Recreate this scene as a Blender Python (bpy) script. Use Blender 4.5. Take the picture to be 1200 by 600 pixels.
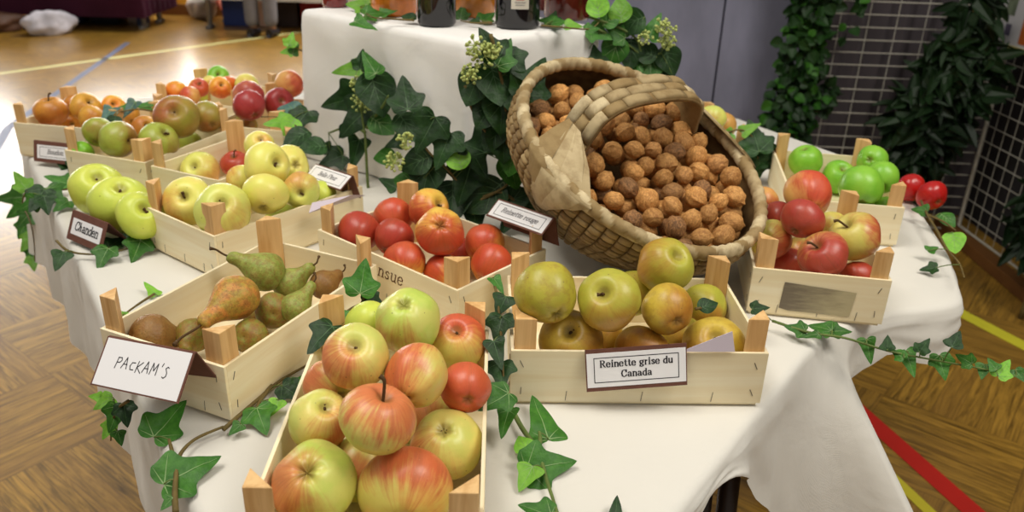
import bpy, bmesh, math, random
from mathutils import Vector, Matrix, noise, Quaternion

scene = bpy.context.scene
for o in list(bpy.data.objects):
    bpy.data.objects.remove(o, do_unlink=True)
COL = scene.collection
PI = math.pi
random.seed(7)

# ------------------------------------------------------------------ camera, world, lights, exposure
FILL_GLOW = 13.0                                     # glow of the added out-of-view panels on the back wall
FPX = 960.0                                   # focal length in pixels of the 1200 wide frame
PITCH, ROLL, EYE = math.radians(24.6), math.radians(1.77), 1.27
CAM = Vector((0, 0, EYE))
FW = Vector((0, math.cos(PITCH), -math.sin(PITCH)))
_r0, _u0 = Vector((1, 0, 0)), Vector((0, math.sin(PITCH), math.cos(PITCH)))
RT = _r0 * math.cos(ROLL) + _u0 * math.sin(ROLL)
UP = _u0 * math.cos(ROLL) - _r0 * math.sin(ROLL)
cd = bpy.data.cameras.new('camera')
cam = bpy.data.objects.new('camera', cd)
COL.objects.link(cam)
m = Matrix((RT, UP, -FW)).transposed().to_4x4()
m.translation = CAM
cam.matrix_world = m
cd.sensor_width = 22.5
cd.lens = FPX / 1200 * 22.5
cd.clip_start = 0.02
cd.dof.use_dof = True
cd.dof.focus_distance = 0.86
cd.dof.aperture_fstop = 4.5
scene.camera = cam

scene.view_settings.view_transform = 'Standard'
scene.view_settings.look = 'None'
scene.view_settings.gamma = 1.0
scene.view_settings.use_curve_mapping = False
scene.view_settings.exposure = 0.08

w = bpy.data.worlds.new('world')
scene.world = w
w.use_nodes = True
w.node_tree.nodes['Background'].inputs[0].default_value = (1.0, 0.97, 0.93, 1)
w.node_tree.nodes['Background'].inputs[1].default_value = 0.30


def area(name, loc, target, sx, sy, power, color):
    l = bpy.data.lights.new(name, 'AREA')
    l.shape = 'RECTANGLE'
    l.size, l.size_y, l.energy, l.color = sx, sy, power, color
    o = bpy.data.objects.new(name, l)
    COL.objects.link(o)
    o.location = loc
    o.rotation_euler = (Vector(target) - Vector(loc)).to_track_quat('-Z', 'Y').to_euler()
    return o


area('hall_lamp_light', (-1.0, 0.6, 3.6), (-0.2, 0.9, 0.75), 1.6, 1.2, 52, (1.0, 0.95, 0.86))
area('hall_lamp_light', (1.5, 0.2, 3.2), (0.9, 1.3, 0.4), 1.2, 1.0, 44, (1.0, 0.95, 0.86))
area('hall_lamp_light', (-0.4, 7.4, 4.2), (-3.2, 6.4, 0.0), 1.6, 1.0, 240, (1.0, 0.96, 0.90))


# ------------------------------------------------------------------ placing helpers
def ray(px, py):
    return (FW + RT * ((px - 600) / FPX) + UP * ((300 - py) / FPX)).normalized()


def at(px, py, z):
    d = ray(px, py)
    return CAM + d * ((z - EYE) / d.z)


def on_plane(px, py, p0, n):
    d = ray(px, py)
    return CAM + d * ((Vector(p0) - CAM).dot(Vector(n)) / d.dot(Vector(n)))


def depth(p):
    return (p - CAM).dot(FW)


# ------------------------------------------------------------------ material helpers
def lin(c):
    def f(v):
        v /= 255.0
        return v / 12.92 if v <= 0.04045 else ((v + 0.055) / 1.055) ** 2.4
    return (f(c[0]), f(c[1]), f(c[2]), 1.0)


class NT:
    def __init__(s, name, rough=0.6, spec=0.5):
        s.m = bpy.data.materials.new(name)
        s.m.use_nodes = True
        s.t = s.m.node_tree
        s.b = s.t.nodes['Principled BSDF']
        s.b.inputs['Roughness'].default_value = rough
        s.b.inputs['Specular IOR Level'].default_value = spec
        s.tc = s.t.nodes.new('ShaderNodeTexCoord')

    def n(s, typ, **kw):
        o = s.t.nodes.new('ShaderNode' + typ)
        for k, v in kw.items():
            setattr(o, k, v)
        return o

    def l(s, a, b):
        s.t.links.new(a, b)

    def put(s, sock, v):
        if hasattr(v, 'is_output') or hasattr(v, 'links'):
            s.l(v, sock)
        else:
            sock.default_value = v

    def math(s, op, a, b=0.0, clamp=False):
        o = s.n('Math', operation=op, use_clamp=clamp)
        s.put(o.inputs[0], a)
        s.put(o.inputs[1], b)
        return o.outputs[0]

    def map(s, scale=(1, 1, 1), rot=(0, 0, 0), loc=(0, 0, 0), src=None):
        o = s.n('Mapping')
        s.l(src or s.tc.outputs['Object'], o.inputs[0])
        o.inputs['Scale'].default_value = scale
        o.inputs['Rotation'].default_value = rot
        o.inputs['Location'].default_value = loc
        return o.outputs[0]

    def noise(s, vec, scale, detail=4.0, rough=0.5, dist=0.0):
        o = s.n('TexNoise')
        s.l(vec, o.inputs['Vector'])
        o.inputs['Scale'].default_value = scale
        o.inputs['Detail'].default_value = detail
        o.inputs['Roughness'].default_value = rough
        o.inputs['Distortion'].default_value = dist
        return o.outputs['Fac']

    def ss(s, v, a, b):
        o = s.n('MapRange', interpolation_type='SMOOTHSTEP')
        s.put(o.inputs[0], v)
        o.inputs[1].default_value = a
        o.inputs[2].default_value = b
        return o.outputs[0]

    def mix(s, f, a, b, mode='MIX'):
        o = s.n('Mix', data_type='RGBA', blend_type=mode)
        s.put(o.inputs[0], f)
        s.put(o.inputs[6], a)
        s.put(o.inputs[7], b)
        return o.outputs[2]

    def bump(s, h, strength, dist):
        o = s.n('Bump')
        o.inputs['Strength'].default_value = strength
        o.inputs['Distance'].default_value = dist
        s.l(h, o.inputs['Height'])
        s.l(o.outputs[0], s.b.inputs['Normal'])

    def col(s, c):
        s.put(s.b.inputs['Base Color'], c)
        return s.m


_plain = {}


def plain(name, rgb, rough=0.6, spec=0.5, metal=0.0, var=0.0, vscale=20.0):
    if name in _plain:
        return _plain[name]
    t = NT(name, rough, spec)
    t.b.inputs['Metallic'].default_value = metal
    c = lin(rgb)
    if var:
        f = t.noise(t.tc.outputs['Object'], vscale)
        d = tuple(v * (1 - var) for v in c[:3]) + (1,)
        t.col(t.mix(t.ss(f, .35, .65), d, c))
    else:
        t.col(c)
    _plain[name] = t.m
    return t.m


# ------------------------------------------------------------------ mesh helpers
class MB:
    """collects vertices and faces and links them as one mesh object"""

    def __init__(s):
        s.v, s.f, s.mi = [], [], []

    def add(s, vs, fs, mi=0):
        b = len(s.v)
        s.v += [tuple(v) for v in vs]
        s.f += [tuple(i + b for i in f) for f in fs]
        s.mi += [mi] * len(fs)

    def box(s, lo, hi, mi=0, M=None):
        x0, y0, z0 = lo
        x1, y1, z1 = hi
        vs = [Vector(p) for p in ((x0, y0, z0), (x1, y0, z0), (x1, y1, z0), (x0, y1, z0), (x0, y0, z1), (x1, y0, z1), (x1, y1, z1), (x0, y1, z1))]
        if M:
            vs = [M @ v for v in vs]
        s.add(vs, [(3, 2, 1, 0), (4, 5, 6, 7), (0, 1, 5, 4), (1, 2, 6, 5), (2, 3, 7, 6), (3, 0, 4, 7)], mi)

    def prism(s, poly, z0, z1, mi=0):
        n = len(poly)
        s.add([(x, y, z0) for x, y in poly] + [(x, y, z1) for x, y in poly],
              [tuple(range(n - 1, -1, -1)), tuple(range(n, 2 * n))] + [(i, (i + 1) % n, n + (i + 1) % n, n + i) for i in range(n)], mi)

    def tube(s, pts, r, seg=6, mi=0, caps=True, closed=False):
        pts = [Vector(p) for p in pts]
        n = len(pts)
        rr = r if isinstance(r, (list, tuple)) else [r] * n
        vs, up = [], None
        for i, p in enumerate(pts):
            a = pts[(i - 1) % n] if (closed or i > 0) else p
            b = pts[(i + 1) % n] if (closed or i < n - 1) else p
            t = (b - a).normalized() if (b - a).length > 1e-9 else Vector((0, 0, 1))
            if up is None:
                up = t.orthogonal().normalized()
            up = (up - t * up.dot(t))
            up = up.normalized() if up.length > 1e-6 else t.orthogonal().normalized()
            sd = t.cross(up)
            for k in range(seg):
                q = 2 * PI * k / seg
                vs.append(p + (up * math.cos(q) + sd * math.sin(q)) * rr[i])
        fs = []
        for i in range(n if closed else n - 1):
            j = (i + 1) % n
            for k in range(seg):
                k2 = (k + 1) % seg
                fs.append((i * seg + k, i * seg + k2, j * seg + k2, j * seg + k))
        if caps and not closed:
            fs += [tuple(range(seg - 1, -1, -1)), tuple(range((n - 1) * seg, n * seg))]
        s.add(vs, fs, mi)

    def lathe(s, prof, seg=24, mi=0, M=None):
        vs, fs = [], []
        for r, z in prof:
            for k in range(seg):
                q = 2 * PI * k / seg
                v = Vector((r * math.cos(q), r * math.sin(q), z))
                vs.append(M @ v if M else v)
        for i in range(len(prof) - 1):
            for k in range(seg):
                k2 = (k + 1) % seg
                fs.append((i * seg + k, i * seg + k2, (i + 1) * seg + k2, (i + 1) * seg + k))
        fs += [tuple(range(seg - 1, -1, -1)), tuple(range((len(prof) - 1) * seg, len(prof) * seg))]
        s.add(vs, fs, mi)

    def grid(s, rows, mi=0, wrap=False):
        n = len(rows[0])
        vs = [p for r in rows for p in r]
        fs = []
        for i in range(len(rows) - 1):
            for k in range(n if wrap else n - 1):
                k2 = (k + 1) % n
                fs.append((i * n + k, i * n + k2, (i + 1) * n + k2, (i + 1) * n + k))
        s.add(vs, fs, mi)

    def mesh(s, name, mats, smooth=False):
        me = bpy.data.meshes.new(name)
        me.from_pydata(s.v, [], s.f)
        for mt in (mats if isinstance(mats, (list, tuple)) else [mats]):
            me.materials.append(mt)
        me.polygons.foreach_set('material_index', s.mi)
        if smooth:
            me.polygons.foreach_set('use_smooth', [True] * len(s.f))
        me.update()
        return me

    def build(s, name, mats, parent=None, smooth=False, M=None, bevel=0.0):
        o = link(name, s.mesh(name, mats, smooth), parent, M)
        if bevel:
            b = o.modifiers.new('bevel', 'BEVEL')
            b.width = bevel
            b.segments = 2
            b.limit_method = 'ANGLE'
        return o


def link(name, data, parent=None, M=None):
    o = bpy.data.objects.new(name, data)
    COL.objects.link(o)
    if parent:
        o.parent = parent
    if M is not None:
        o.matrix_basis = M
    return o


def tag(o, label=None, cat=None, group=None, kind=None):
    if label:
        o['label'] = label
    if cat:
        o['category'] = cat
    if group:
        o['group'] = group
    if kind:
        o['kind'] = kind
    return o


def empty(name, label, cat, loc=(0, 0, 0), rz=0.0, group=None, M=None):
    o = bpy.data.objects.new(name, None)
    COL.objects.link(o)
    o.empty_display_size = 0.05
    o.matrix_basis = M if M is not None else Matrix.Translation(loc) @ Matrix.Rotation(rz, 4, 'Z')
    return tag(o, label, cat, group)


def frame(o, x, y):
    x = Vector(x).normalized()
    z = x.cross(Vector(y)).normalized()
    y = z.cross(x)
    M = Matrix((x, y, z)).transposed().to_4x4()
    M.translation = o
    return M


def spline(pts, sub=6):
    pts = [Vector(p) for p in pts]
    if len(pts) < 3:
        return pts
    out = []
    for i in range(len(pts) - 1):
        p0, p1, p2, p3 = pts[max(i - 1, 0)], pts[i], pts[i + 1], pts[min(i + 2, len(pts) - 1)]
        for k in range(sub):
            t = k / sub
            out.append(0.5 * ((2 * p1) + (p2 - p0) * t + (2 * p0 - 5 * p1 + 4 * p2 - p3) * t * t + (3 * p1 - p0 - 3 * p2 + p3) * t ** 3))
    out.append(pts[-1])
    return out


# ------------------------------------------------------------------ shared materials
def wood_mat(name, ca, cb, axis='x', scale=1.0, rough=0.55, knots=False):
    t = NT(name, rough, 0.3)
    sc = {'x': (3, 60, 60), 'z': (50, 50, 4)}[axis]
    v = t.map(tuple(k * scale for k in sc))
    oi = t.n('ObjectInfo')
    ad = t.n('VectorMath', operation='ADD')
    t.l(v, ad.inputs[0])
    sv = t.n('VectorMath', operation='SCALE')
    t.l(oi.outputs['Random'], sv.inputs['Scale'])
    sv.inputs[0].default_value = (37, 91, 53)
    t.l(sv.outputs[0], ad.inputs[1])
    f = t.noise(ad.outputs[0], 1.0, 3.0, 0.6, 0.6)
    c = t.mix(t.ss(f, .3, .72), lin(cb), lin(ca))
    hue = t.n('HueSaturation')
    t.l(c, hue.inputs['Color'])
    t.l(t.math('ADD', t.math('MULTIPLY', oi.outputs['Random'], .14), .92), hue.inputs['Value'])
    t.bump(f, 0.15, 0.001)
    return t.col(hue.outputs[0])


M_BOARD = wood_mat('pale_veneer', (246, 234, 200), (238, 220, 178))
M_POST = wood_mat('pine_post', (232, 192, 134), (206, 158, 98), 'z', 1.6)
M_STAPLE = plain('staple_steel', (120, 112, 100), 0.4, 0.5, 0.7)


def cloth_mat(name, rgb, scale=420.0):
    t = NT(name, 0.9, 0.15)
    o = t.tc.outputs['Object']
    wv = t.n('TexWave', bands_direction='X')
    t.l(o, wv.inputs[0])
    wv.inputs['Scale'].default_value = scale
    wv2 = t.n('TexWave', bands_direction='Y')
    t.l(o, wv2.inputs[0])
    wv2.inputs['Scale'].default_value = scale
    big = t.noise(o, 9.0, 5.0, .55, .4)
    h = t.math('ADD', t.math('MULTIPLY', t.math('ADD', wv.outputs['Fac'], wv2.outputs['Fac']), .02), big)
    t.bump(h, .35, .012)
    c = lin(rgb)
    t.b.inputs['Sheen Weight'].default_value = 0.1
    return t.col(t.mix(t.ss(t.noise(o, 3.0, 3.0), .3, .7), tuple(v * .95 for v in c[:3]) + (1,), c))


M_CLOTH = cloth_mat('white_tablecloth', (226, 222, 212))
M_BOXCLOTH = cloth_mat('cream_riser_cloth', (246, 243, 238))
M_CARDBACK = plain('brown_card', (112, 74, 62), 0.7, 0.2, var=.12, vscale=90)
M_PAPER = plain('white_paper', (238, 236, 236), 0.75, 0.2)
M_LAV = plain('lavender_paper', (202, 190, 200), 0.8, 0.2)
M_INK = plain('black_ink', (40, 38, 42), 0.6, 0.2)
M_INKSOFT = plain('grey_ink', (120, 116, 118), 0.6, 0.2)
M_STAMP = plain('brown_stamp_ink', (112, 78, 48), 0.8, 0.1)

# ------------------------------------------------------------------ the hall: floor, walls, markings
def parquet():
    t = NT('oak_parquet', 0.32, 0.5)
    pos = t.map((1, 1, 1), (0, 0, math.radians(38)))
    S = 0.36
    sx = t.n('SeparateXYZ')
    t.l(pos, sx.inputs[0])
    x, y = t.math('DIVIDE', sx.outputs[0], S), t.math('DIVIDE', sx.outputs[1], S)
    cx, cy = t.math('FLOOR', x), t.math('FLOOR', y)
    par = t.math('FLOORED_MODULO', t.math('ADD', cx, cy), 2.0)
    fx, fy = t.math('FRACT', x), t.math('FRACT', y)

    def sel(a, b):
        o = t.n('Mix', data_type='FLOAT')
        t.put(o.inputs[0], par)
        t.put(o.inputs[2], a)
        t.put(o.inputs[3], b)
        return o.outputs[0]
    u, v = sel(fx, fy), sel(fy, fx)
    strip = t.math('FLOOR', t.math('MULTIPLY', v, 6.0))
    fs = t.math('FRACT', t.math('MULTIPLY', v, 6.0))
    cv = t.n('CombineXYZ')
    t.l(cx, cv.inputs[0])
    t.l(cy, cv.inputs[1])
    t.l(strip, cv.inputs[2])
    wn = t.n('TexWhiteNoise', noise_dimensions='3D')
    t.l(cv.outputs[0], wn.inputs['Vector'])
    gv = t.n('CombineXYZ')
    t.l(t.math('ADD', t.math('MULTIPLY', u, 1.1), t.math('MULTIPLY', wn.outputs['Value'], 40)), gv.inputs[0])
    t.l(t.math('MULTIPLY', v, 14.0), gv.inputs[1])
    t.l(cx, gv.inputs[2])
    g = t.noise(gv.outputs[0], 2.2, 4.0, .65, .8)
    c = t.mix(t.ss(g, .25, .75), lin((90, 66, 22)), lin((198, 152, 60)))
    c = t.mix(t.math('MULTIPLY', wn.outputs['Value'], .5), c, lin((146, 108, 50)))
    big = t.noise(t.tc.outputs['Object'], 1.3, 4.0, .6)
    c = t.mix(t.math('MULTIPLY', t.ss(big, .52, .75), .4), c, lin((92, 66, 38)))
    gap = t.math('MAXIMUM', t.ss(t.math('ABSOLUTE', t.math('SUBTRACT', fs, .5)), .46, .5),
                 t.ss(t.math('ABSOLUTE', t.math('SUBTRACT', u, .5)), .493, .5))
    c = t.mix(t.math('MULTIPLY', gap, .48), c, lin((70, 46, 22)))
    t.put(t.b.inputs['Roughness'], t.math('ADD', t.math('MULTIPLY', g, .12), .27))
    t.b.inputs['Specular IOR Level'].default_value = .65
    t.b.inputs['Coat Weight'].default_value = .5
    t.b.inputs['Coat Roughness'].default_value = .22
    return t.col(c)


b = MB()
b.add([(-10, -2.5, 0), (5, -2.5, 0), (5, 10, 0), (-10, 10, 0)], [(0, 1, 2, 3)])
tag(b.build('floor', parquet()), kind='structure')


def marking(name, pts, width, rgb):
    mt = plain('paint_%d_%d_%d' % rgb, rgb, .45, .4, var=.12, vscale=6)
    b = MB()
    for (a, c) in zip(pts[:-1], pts[1:]):
        a, c = Vector((a[0], a[1], 0)), Vector((c[0], c[1], 0))
        d = (c - a).normalized()
        nn = Vector((-d.y, d.x, 0)) * width / 2
        b.add([a - nn + Vector((0, 0, .0015)), c - nn + Vector((0, 0, .0015)), c + nn + Vector((0, 0, .0015)), a + nn + Vector((0, 0, .0015))], [(0, 1, 2, 3)])
    return tag(b.build(name, mt), kind='structure')


marking('floor_marking', [(-4.9, 3.63), (-3.43, 5.49), (-2.22, 7.02), (-1.5, 7.93)], .05, (222, 218, 150))
marking('floor_marking', [(-2.45, 3.6), (-2.70, 4.21), (-3.14, 6.66)], .045, (92, 100, 128))
marking('floor_marking', [(.86, 2.13), (1.10, 1.33)], .055, (206, 44, 34))
marking('floor_marking', [(1.22, 3.1), (1.51, 2.41), (1.60, 2.22), (1.8, 1.75)], .055, (222, 214, 60))
marking('floor_marking', [(.84, 1.85), (1.02, 1.26)], .03, (222, 208, 60))

t = NT('yellow_wall_paint', .6, .3)
ny = t.noise(t.tc.outputs['Object'], 2.0)
M_YWALL = t.col(t.mix(t.ss(ny, .4, .6), lin((206, 150, 40)), lin((222, 168, 54))))
b = MB()
b.box((-10, 8.15, 0), (0.6, 8.3, .5))
tag(b.build('wall_back', M_YWALL), kind='structure')
b = MB()
b.box((-10, 8.15, .5), (0.6, 8.3, 4.6))
tag(b.build('wall_back_upper', plain('hall_upper_wall', (120, 114, 104), .7, .2)), kind='structure')
def window(n, x0, x1):  # unseen glowing panels with bars, added to put sheen on the far floor
    b = MB()
    b.box((x0, 8.10, .55), (x1, 8.14, 2.0))
    t = NT('daylight_pane', .3, .3)
    t.b.inputs['Emission Color'].default_value = (1.0, .97, .93, 1)
    t.b.inputs['Emission Strength'].default_value = FILL_GLOW
    o = tag(b.build('window_%d' % n, t.col((.8, .8, .8, 1))), kind='structure')
    b = MB()
    for k in range(5):
        x = x0 + (x1 - x0) * k / 4
        b.box((x - .03, 8.06, .52), (x + .03, 8.11, 2.03))
    for z in (.55, 1.28, 2.0):
        b.box((x0, 8.065, z - .03), (x1, 8.105, z + .03))
    b.build('window_frame', plain('window_frame_grey', (170, 168, 162), .5, .3), o)


window(1, -9.0, -5.0)
window(2, -4.4, -.4)
b = MB()
for x in (-9.2, -6.4, -3.85, -1.0):
    b.box((x, 8.09, 0), (x + .16, 8.15, .5))
tag(b.build('trim_1', plain('wall_batten_wood', (150, 92, 34), .6, .3)), kind='structure')
b = MB()
b.box((-10, 8.12, 0), (0.6, 8.15, .1))
tag(b.build('baseboard_back', plain('dark_skirting', (120, 76, 34), .6, .3)), kind='structure')

# grey partition panels on the right
t = NT('grey_partition_panel', .75, .2)
ng = t.noise(t.map((1, 1, .35)), 5.0, 5.0, .6)
M_GREY = t.col(t.mix(t.ss(ng, .3, .7), lin((122, 123, 140)), lin((142, 143, 164))))
b = MB()
xs = [-.55, -.03, .395, .80, 1.13]
for x0, x1 in zip(xs[:-1], xs[1:]):
    b.box((x0 + .004, 3.32, 0), (x1 - .004, 3.37, 2.6))
b.box((-.55, 3.355, 0), (1.13, 3.40, 2.6), 1)
tag(b.build('wall_right', [M_GREY, plain('panel_gap', (24, 24, 28), .8, .2)], bevel=.002), kind='structure')
b = MB()
rows = []
for z in (0, 1.3, 2.6):
    rows.append([(1.13 + .012 * k, 3.345 + .012 * math.sin(k * .9) + .004 * math.sin(k * 2.3), z) for k in range(72)])
b.grid(rows)
tag(b.build('wall_curtain', plain('dark_grey_curtain', (84, 78, 82), .9, .1, var=.15, vscale=5), smooth=True), kind='structure')
b = MB()
b.box((1.95, .2, 0), (1.99, 3.32, 2.6))
tag(b.build('wall_side', plain('black_side_curtain', (56, 54, 56), .9, .1, var=.2, vscale=4)), kind='structure')


# ------------------------------------------------------------------ draped cloths
def resample(ctrl, n):
    """closed control polygon of (x, y, drop, flare) -> n evenly spaced samples, corners softened"""
    P = [Vector(c) for c in ctrl]
    m = len(P)
    L = [(P[(i + 1) % m].xy - P[i].xy).length for i in range(m)]
    tot = sum(L)
    out = []
    for k in range(n):
        s = tot * k / n
        i = 0
        while s > L[i]:
            s -= L[i]
            i += 1
        out.append(P[i].lerp(P[(i + 1) % m], s / L[i]))
    for _ in range(3):
        out = [(out[i - 1] + out[i] * 2 + out[(i + 1) % n]) / 4 for i in range(n)]
    return out, tot / n


def drape(name, mat, ctrl, ztop, n, rows, fold, seed, zmin=None, wave=26.0, label=None, cat=None, soft=.012):
    S, step = resample(ctrl, n)
    nor = []
    for i in range(n):
        d = (S[(i + 1) % n].xy - S[i - 1].xy).normalized()
        nor.append(Vector((d.y, -d.x)))
    for _ in range(4):
        nor = [((nor[i - 1] + nor[i] * 2 + nor[(i + 1) % n]) / 4).normalized() for i in range(n)]
    cen = sum((s.xy for s in S), Vector((0, 0))) / n
    b = MB()
    rr = []
    for q in (0.0, .25, .5, .72, .86):
        rr.append([(cen.x + (s.x - cen.x) * q, cen.y + (s.y - cen.y) * q, ztop + .0015 * noise.noise((s.x * 6 * q, s.y * 6 * q, seed))) for s in S])
    for a in (0, 30, 60, 90):
        a = math.radians(a)
        rr.append([(s.x + nn.x * soft * (math.sin(a) - 1), s.y + nn.y * soft * (math.sin(a) - 1), ztop - soft * (1 - math.cos(a))) for s, nn in zip(S, nor)])
    for k in range(1, rows + 1):
        q = k / rows
        row = []
        for i, (s, nn) in enumerate(zip(S, nor)):
            arc = i * step
            ph = noise.noise((s.x * 2.5, s.y * 2.5, seed)) * 5
            f = fold * (1 + 5 * s.w) * (math.sin(arc * wave + ph) + .5 * math.sin(arc * wave * 2.3 + ph * 2)) * q
            f += .004 * noise.noise((s.x * 14, s.y * 14, q * 3 + seed))
            f += s.w * .11 * math.sin(arc * 120 + 1.0) * q
            out = s.w * q * s.z / .25 * .9 + f + .002
            z = ztop - soft - (s.z - soft) * q
            if zmin is not None:
                z = max(z, zmin)
            row.append((s.x + nn.x * out, s.y + nn.y * out, z))
        rr.append(row)
    b.grid(rr, wrap=True)
    o = b.build(name, mat, smooth=True)
    return tag(o, label, cat)


TZ = 0.75
TABLE = [(-.065, .28, .22, .02), (.08, .475, .10, .01), (.163, .585, .05, .01), (.205, .645, .026, .005), (.232, .68, .026, .005), (.262, .725, .07, .01), (.30, .775, .15, .02), (.345, .838, .22, .02), (.380, .885, .40, .06), (.402, .908, .54, .22), (.424, .928, .46, .26), (.438, .940, .22, .06),
         (.46, .955, .09, .01), (.52, .985, .05, .01), (.575, 1.0, .085, .02), (.605, 1.008, .08, .02), (.64, 1.025, .05, .02), (.70, 1.2, .07, .02), (.745, 1.42, .15, .02), (.75, 1.65, .22, .02),
         (.5, 2.1, .25, .02), (-.75, 2.15, .25, .02), (-1.05, 1.95, .25, .02), (-1.065, 1.69, .25, .03), (-.95, 1.52, .25, .012), (-.588, 1.007, .235, .0), (-.29, .582, .23, .0)]
drape('tablecloth', M_CLOTH, TABLE, TZ, 480, 14, .006, 3.1, label='large white tablecloth hanging over the edges of the fruit display table', cat='tablecloth')

RZ = 1.04
RISER = [(-.416, 1.592, .29, .0), (-.084, 1.305, .29, .0), (.147, 1.50, .29, .0), (-.185, 1.79, .29, .0)]
drape('riser_cloth', M_BOXCLOTH, RISER, RZ, 220, 16, .009, 8.3, zmin=TZ + .003, wave=30,
      label='cream cloth draped over the tall square riser that carries jars and bottles', cat='cloth', soft=.014)

t = empty('display_table', 'folding display table with dark legs under the white tablecloth', 'table', (-.1, 1.1, 0))
top = [(x * .97 + .1 - .003, y * .97 - 1.1 + .04) for x, y, d, f in TABLE]
b = MB()
b.prism(top, .715, .742)
b.build('tabletop', plain('table_board', (150, 120, 86), .6, .3), t)
M_LEG = plain('dark_leg_steel', (58, 46, 38), .4, .5, .4)
for (x, y, x2, y2) in ((.262, .80, .262, .88), (.300, .79, .300, .90), (-.55, 1.1, -.55, 1.1), (.6, 1.5, .6, 1.5), (-.9, 1.8, -.9, 1.8)):
    b = MB()
    b.tube([(x + .1, y - 1.1, 0), (x2 + .1, y2 - 1.1, .715)], .014, 10)
    b.build('leg', M_LEG, t, True)
b = MB()
b.tube([(.271 + .1, .815 - 1.1, .16), (.314 + .1, .80 - 1.1, .16)], .008, 8)
b.build('leg_brace', M_LEG, t, True)

# ------------------------------------------------------------------ wooden fruit crates
BH, TH, PH = .068, .0036, .105                # board height, board thickness, post height


def crate(key, x, y, deg, L, W, label, marks=True, skip=()):
    a = math.radians(deg)
    cx, cy = x + (math.cos(a) * L - math.sin(a) * W) / 2, y + (math.sin(a) * L + math.cos(a) * W) / 2
    t = empty('fruit_crate', label, 'crate', (cx, cy, TZ + .001), a, 'pale wooden fruit crates on the table')
    h, k = L / 2, W / 2

    def board(nm, ln, M, z0=.004, z1=BH):
        b = MB()
        b.box((-ln / 2, -TH / 2, z0), (ln / 2, TH / 2, z1))
        return b.build(nm, M_BOARD, t, M=M, bevel=.0005)
    R = Matrix.Rotation
    T = Matrix.Translation
    board('front_board', L, T((0, -k + TH / 2, 0)))
    board('back_board', L, T((0, k - TH / 2, 0)) @ R(PI, 4, 'Z'))
    board('side_board', W - 2 * TH, T((-h + TH / 2, 0, 0)) @ R(-PI / 2, 4, 'Z'))
    board('side_board', W - 2 * TH, T((h - TH / 2, 0, 0)) @ R(PI / 2, 4, 'Z'))
    b = MB()
    b.box((-h + TH, -k + TH, 0), (h - TH, k - TH, .004))
    b.build('bottom_board', M_BOARD, t)
    s = .023
    e = TH + .0004
    for sx in (-1, 1):
        for sy in (-1, 1):
            if (sx, sy) in skip:
                continue
            b = MB()
            tri = [(0, 0), (s, 0), (0, s)]
            poly = [(sx * (h - e - p), sy * (k - e - q)) for p, q in tri]
            if sx * sy < 0:
                poly.reverse()
            hgt = PH + random.uniform(-.004, .005)
            b.prism(poly, .004, hgt)
            b.build('corner_post', M_POST, t, bevel=.0008)
    if marks:
        for sx in (-1, 1):
            for z in (.018, .052):
                for (px, py, ax) in ((sx * (h - .012), -k - .0002, 0), (sx * h + sx * .0002, -k + .012, 1)):
                    b = MB()
                    tl = random.uniform(-.5, .5)
                    d = Vector((math.sin(tl) * .0045, 0, math.cos(tl) * .0045)) if ax == 0 else Vector((0, math.sin(tl) * .0045, math.cos(tl) * .0045))
                    c = Vector((px, py, z))
                    b.tube([c - d, c + d], .00045, 5)
                    b.build('staple', M_STAPLE, t)
        for q in (-.28, .02, .3):
            b = MB()
            c = Vector((q * L, -k - .0002, .012))
            b.tube([c - Vector((0, 0, .006)), c + Vector((.001, 0, .006))], .0004, 5)
            b.build('staple', M_STAPLE, t)
    return t


CRATE = {}
for row in (
    ('A', .002, .745, 2.2, .276, .182, 'pale wooden crate of russet green apples with a framed name card on its front board'),
    ('B', -.199, .474, 1.5, .184, .313, 'narrow pale crate nearest the camera, heaped with striped pink and green apples'),
    ('C', -.273, 1.054, -40, .272, .172, 'pale crate of bright red apples with brown handwriting stamped on its board'),
    ('D', -.442, .765, -24, .172, .275, 'pale wooden crate holding the brown and green pears'),
    ('E', -.542, 1.12, -37, .17, .272, 'pale wooden crate of yellow apples beside the pear crate'),
    ('N', -.610, 1.303, -25, .15, .2, 'small pale crate squeezed between the yellow apple crate and the brown-green apple crate'),
    ('G', -.791, 1.374, -19, .175, .235, 'pale crate of big brown-green apples standing behind the three loose green apples'),
    ('F', -.97, 1.532, -9, .225, .165, 'pale crate of orange-brown russet apples at the far corner of the table'),
    ('H', -.775, 1.725, -8, .2, .19, 'farthest pale crate, filled with small orange and yellow apples'),
    ('I', -.597, 1.561, -12, .15, .24, 'pale crate of dusky red apples beside the cloth covered riser'),
    ('J', .316, .972, -9, .173, .24, 'pale crate of red and yellow apples with a worn grey patch on its front'),
    ('K', .447, 1.24, -9, .172, .272, 'pale wooden crate holding the bright green apples'),
    ('L', .27, 1.49, 10, .18, .2, 'pale crate mostly hidden behind the walnut basket'),
):
    CRATE[row[0]] = crate(*row, marks=row[0] not in 'NFHIL', skip=((1, -1),) if row[0] == 'N' else ())

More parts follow.
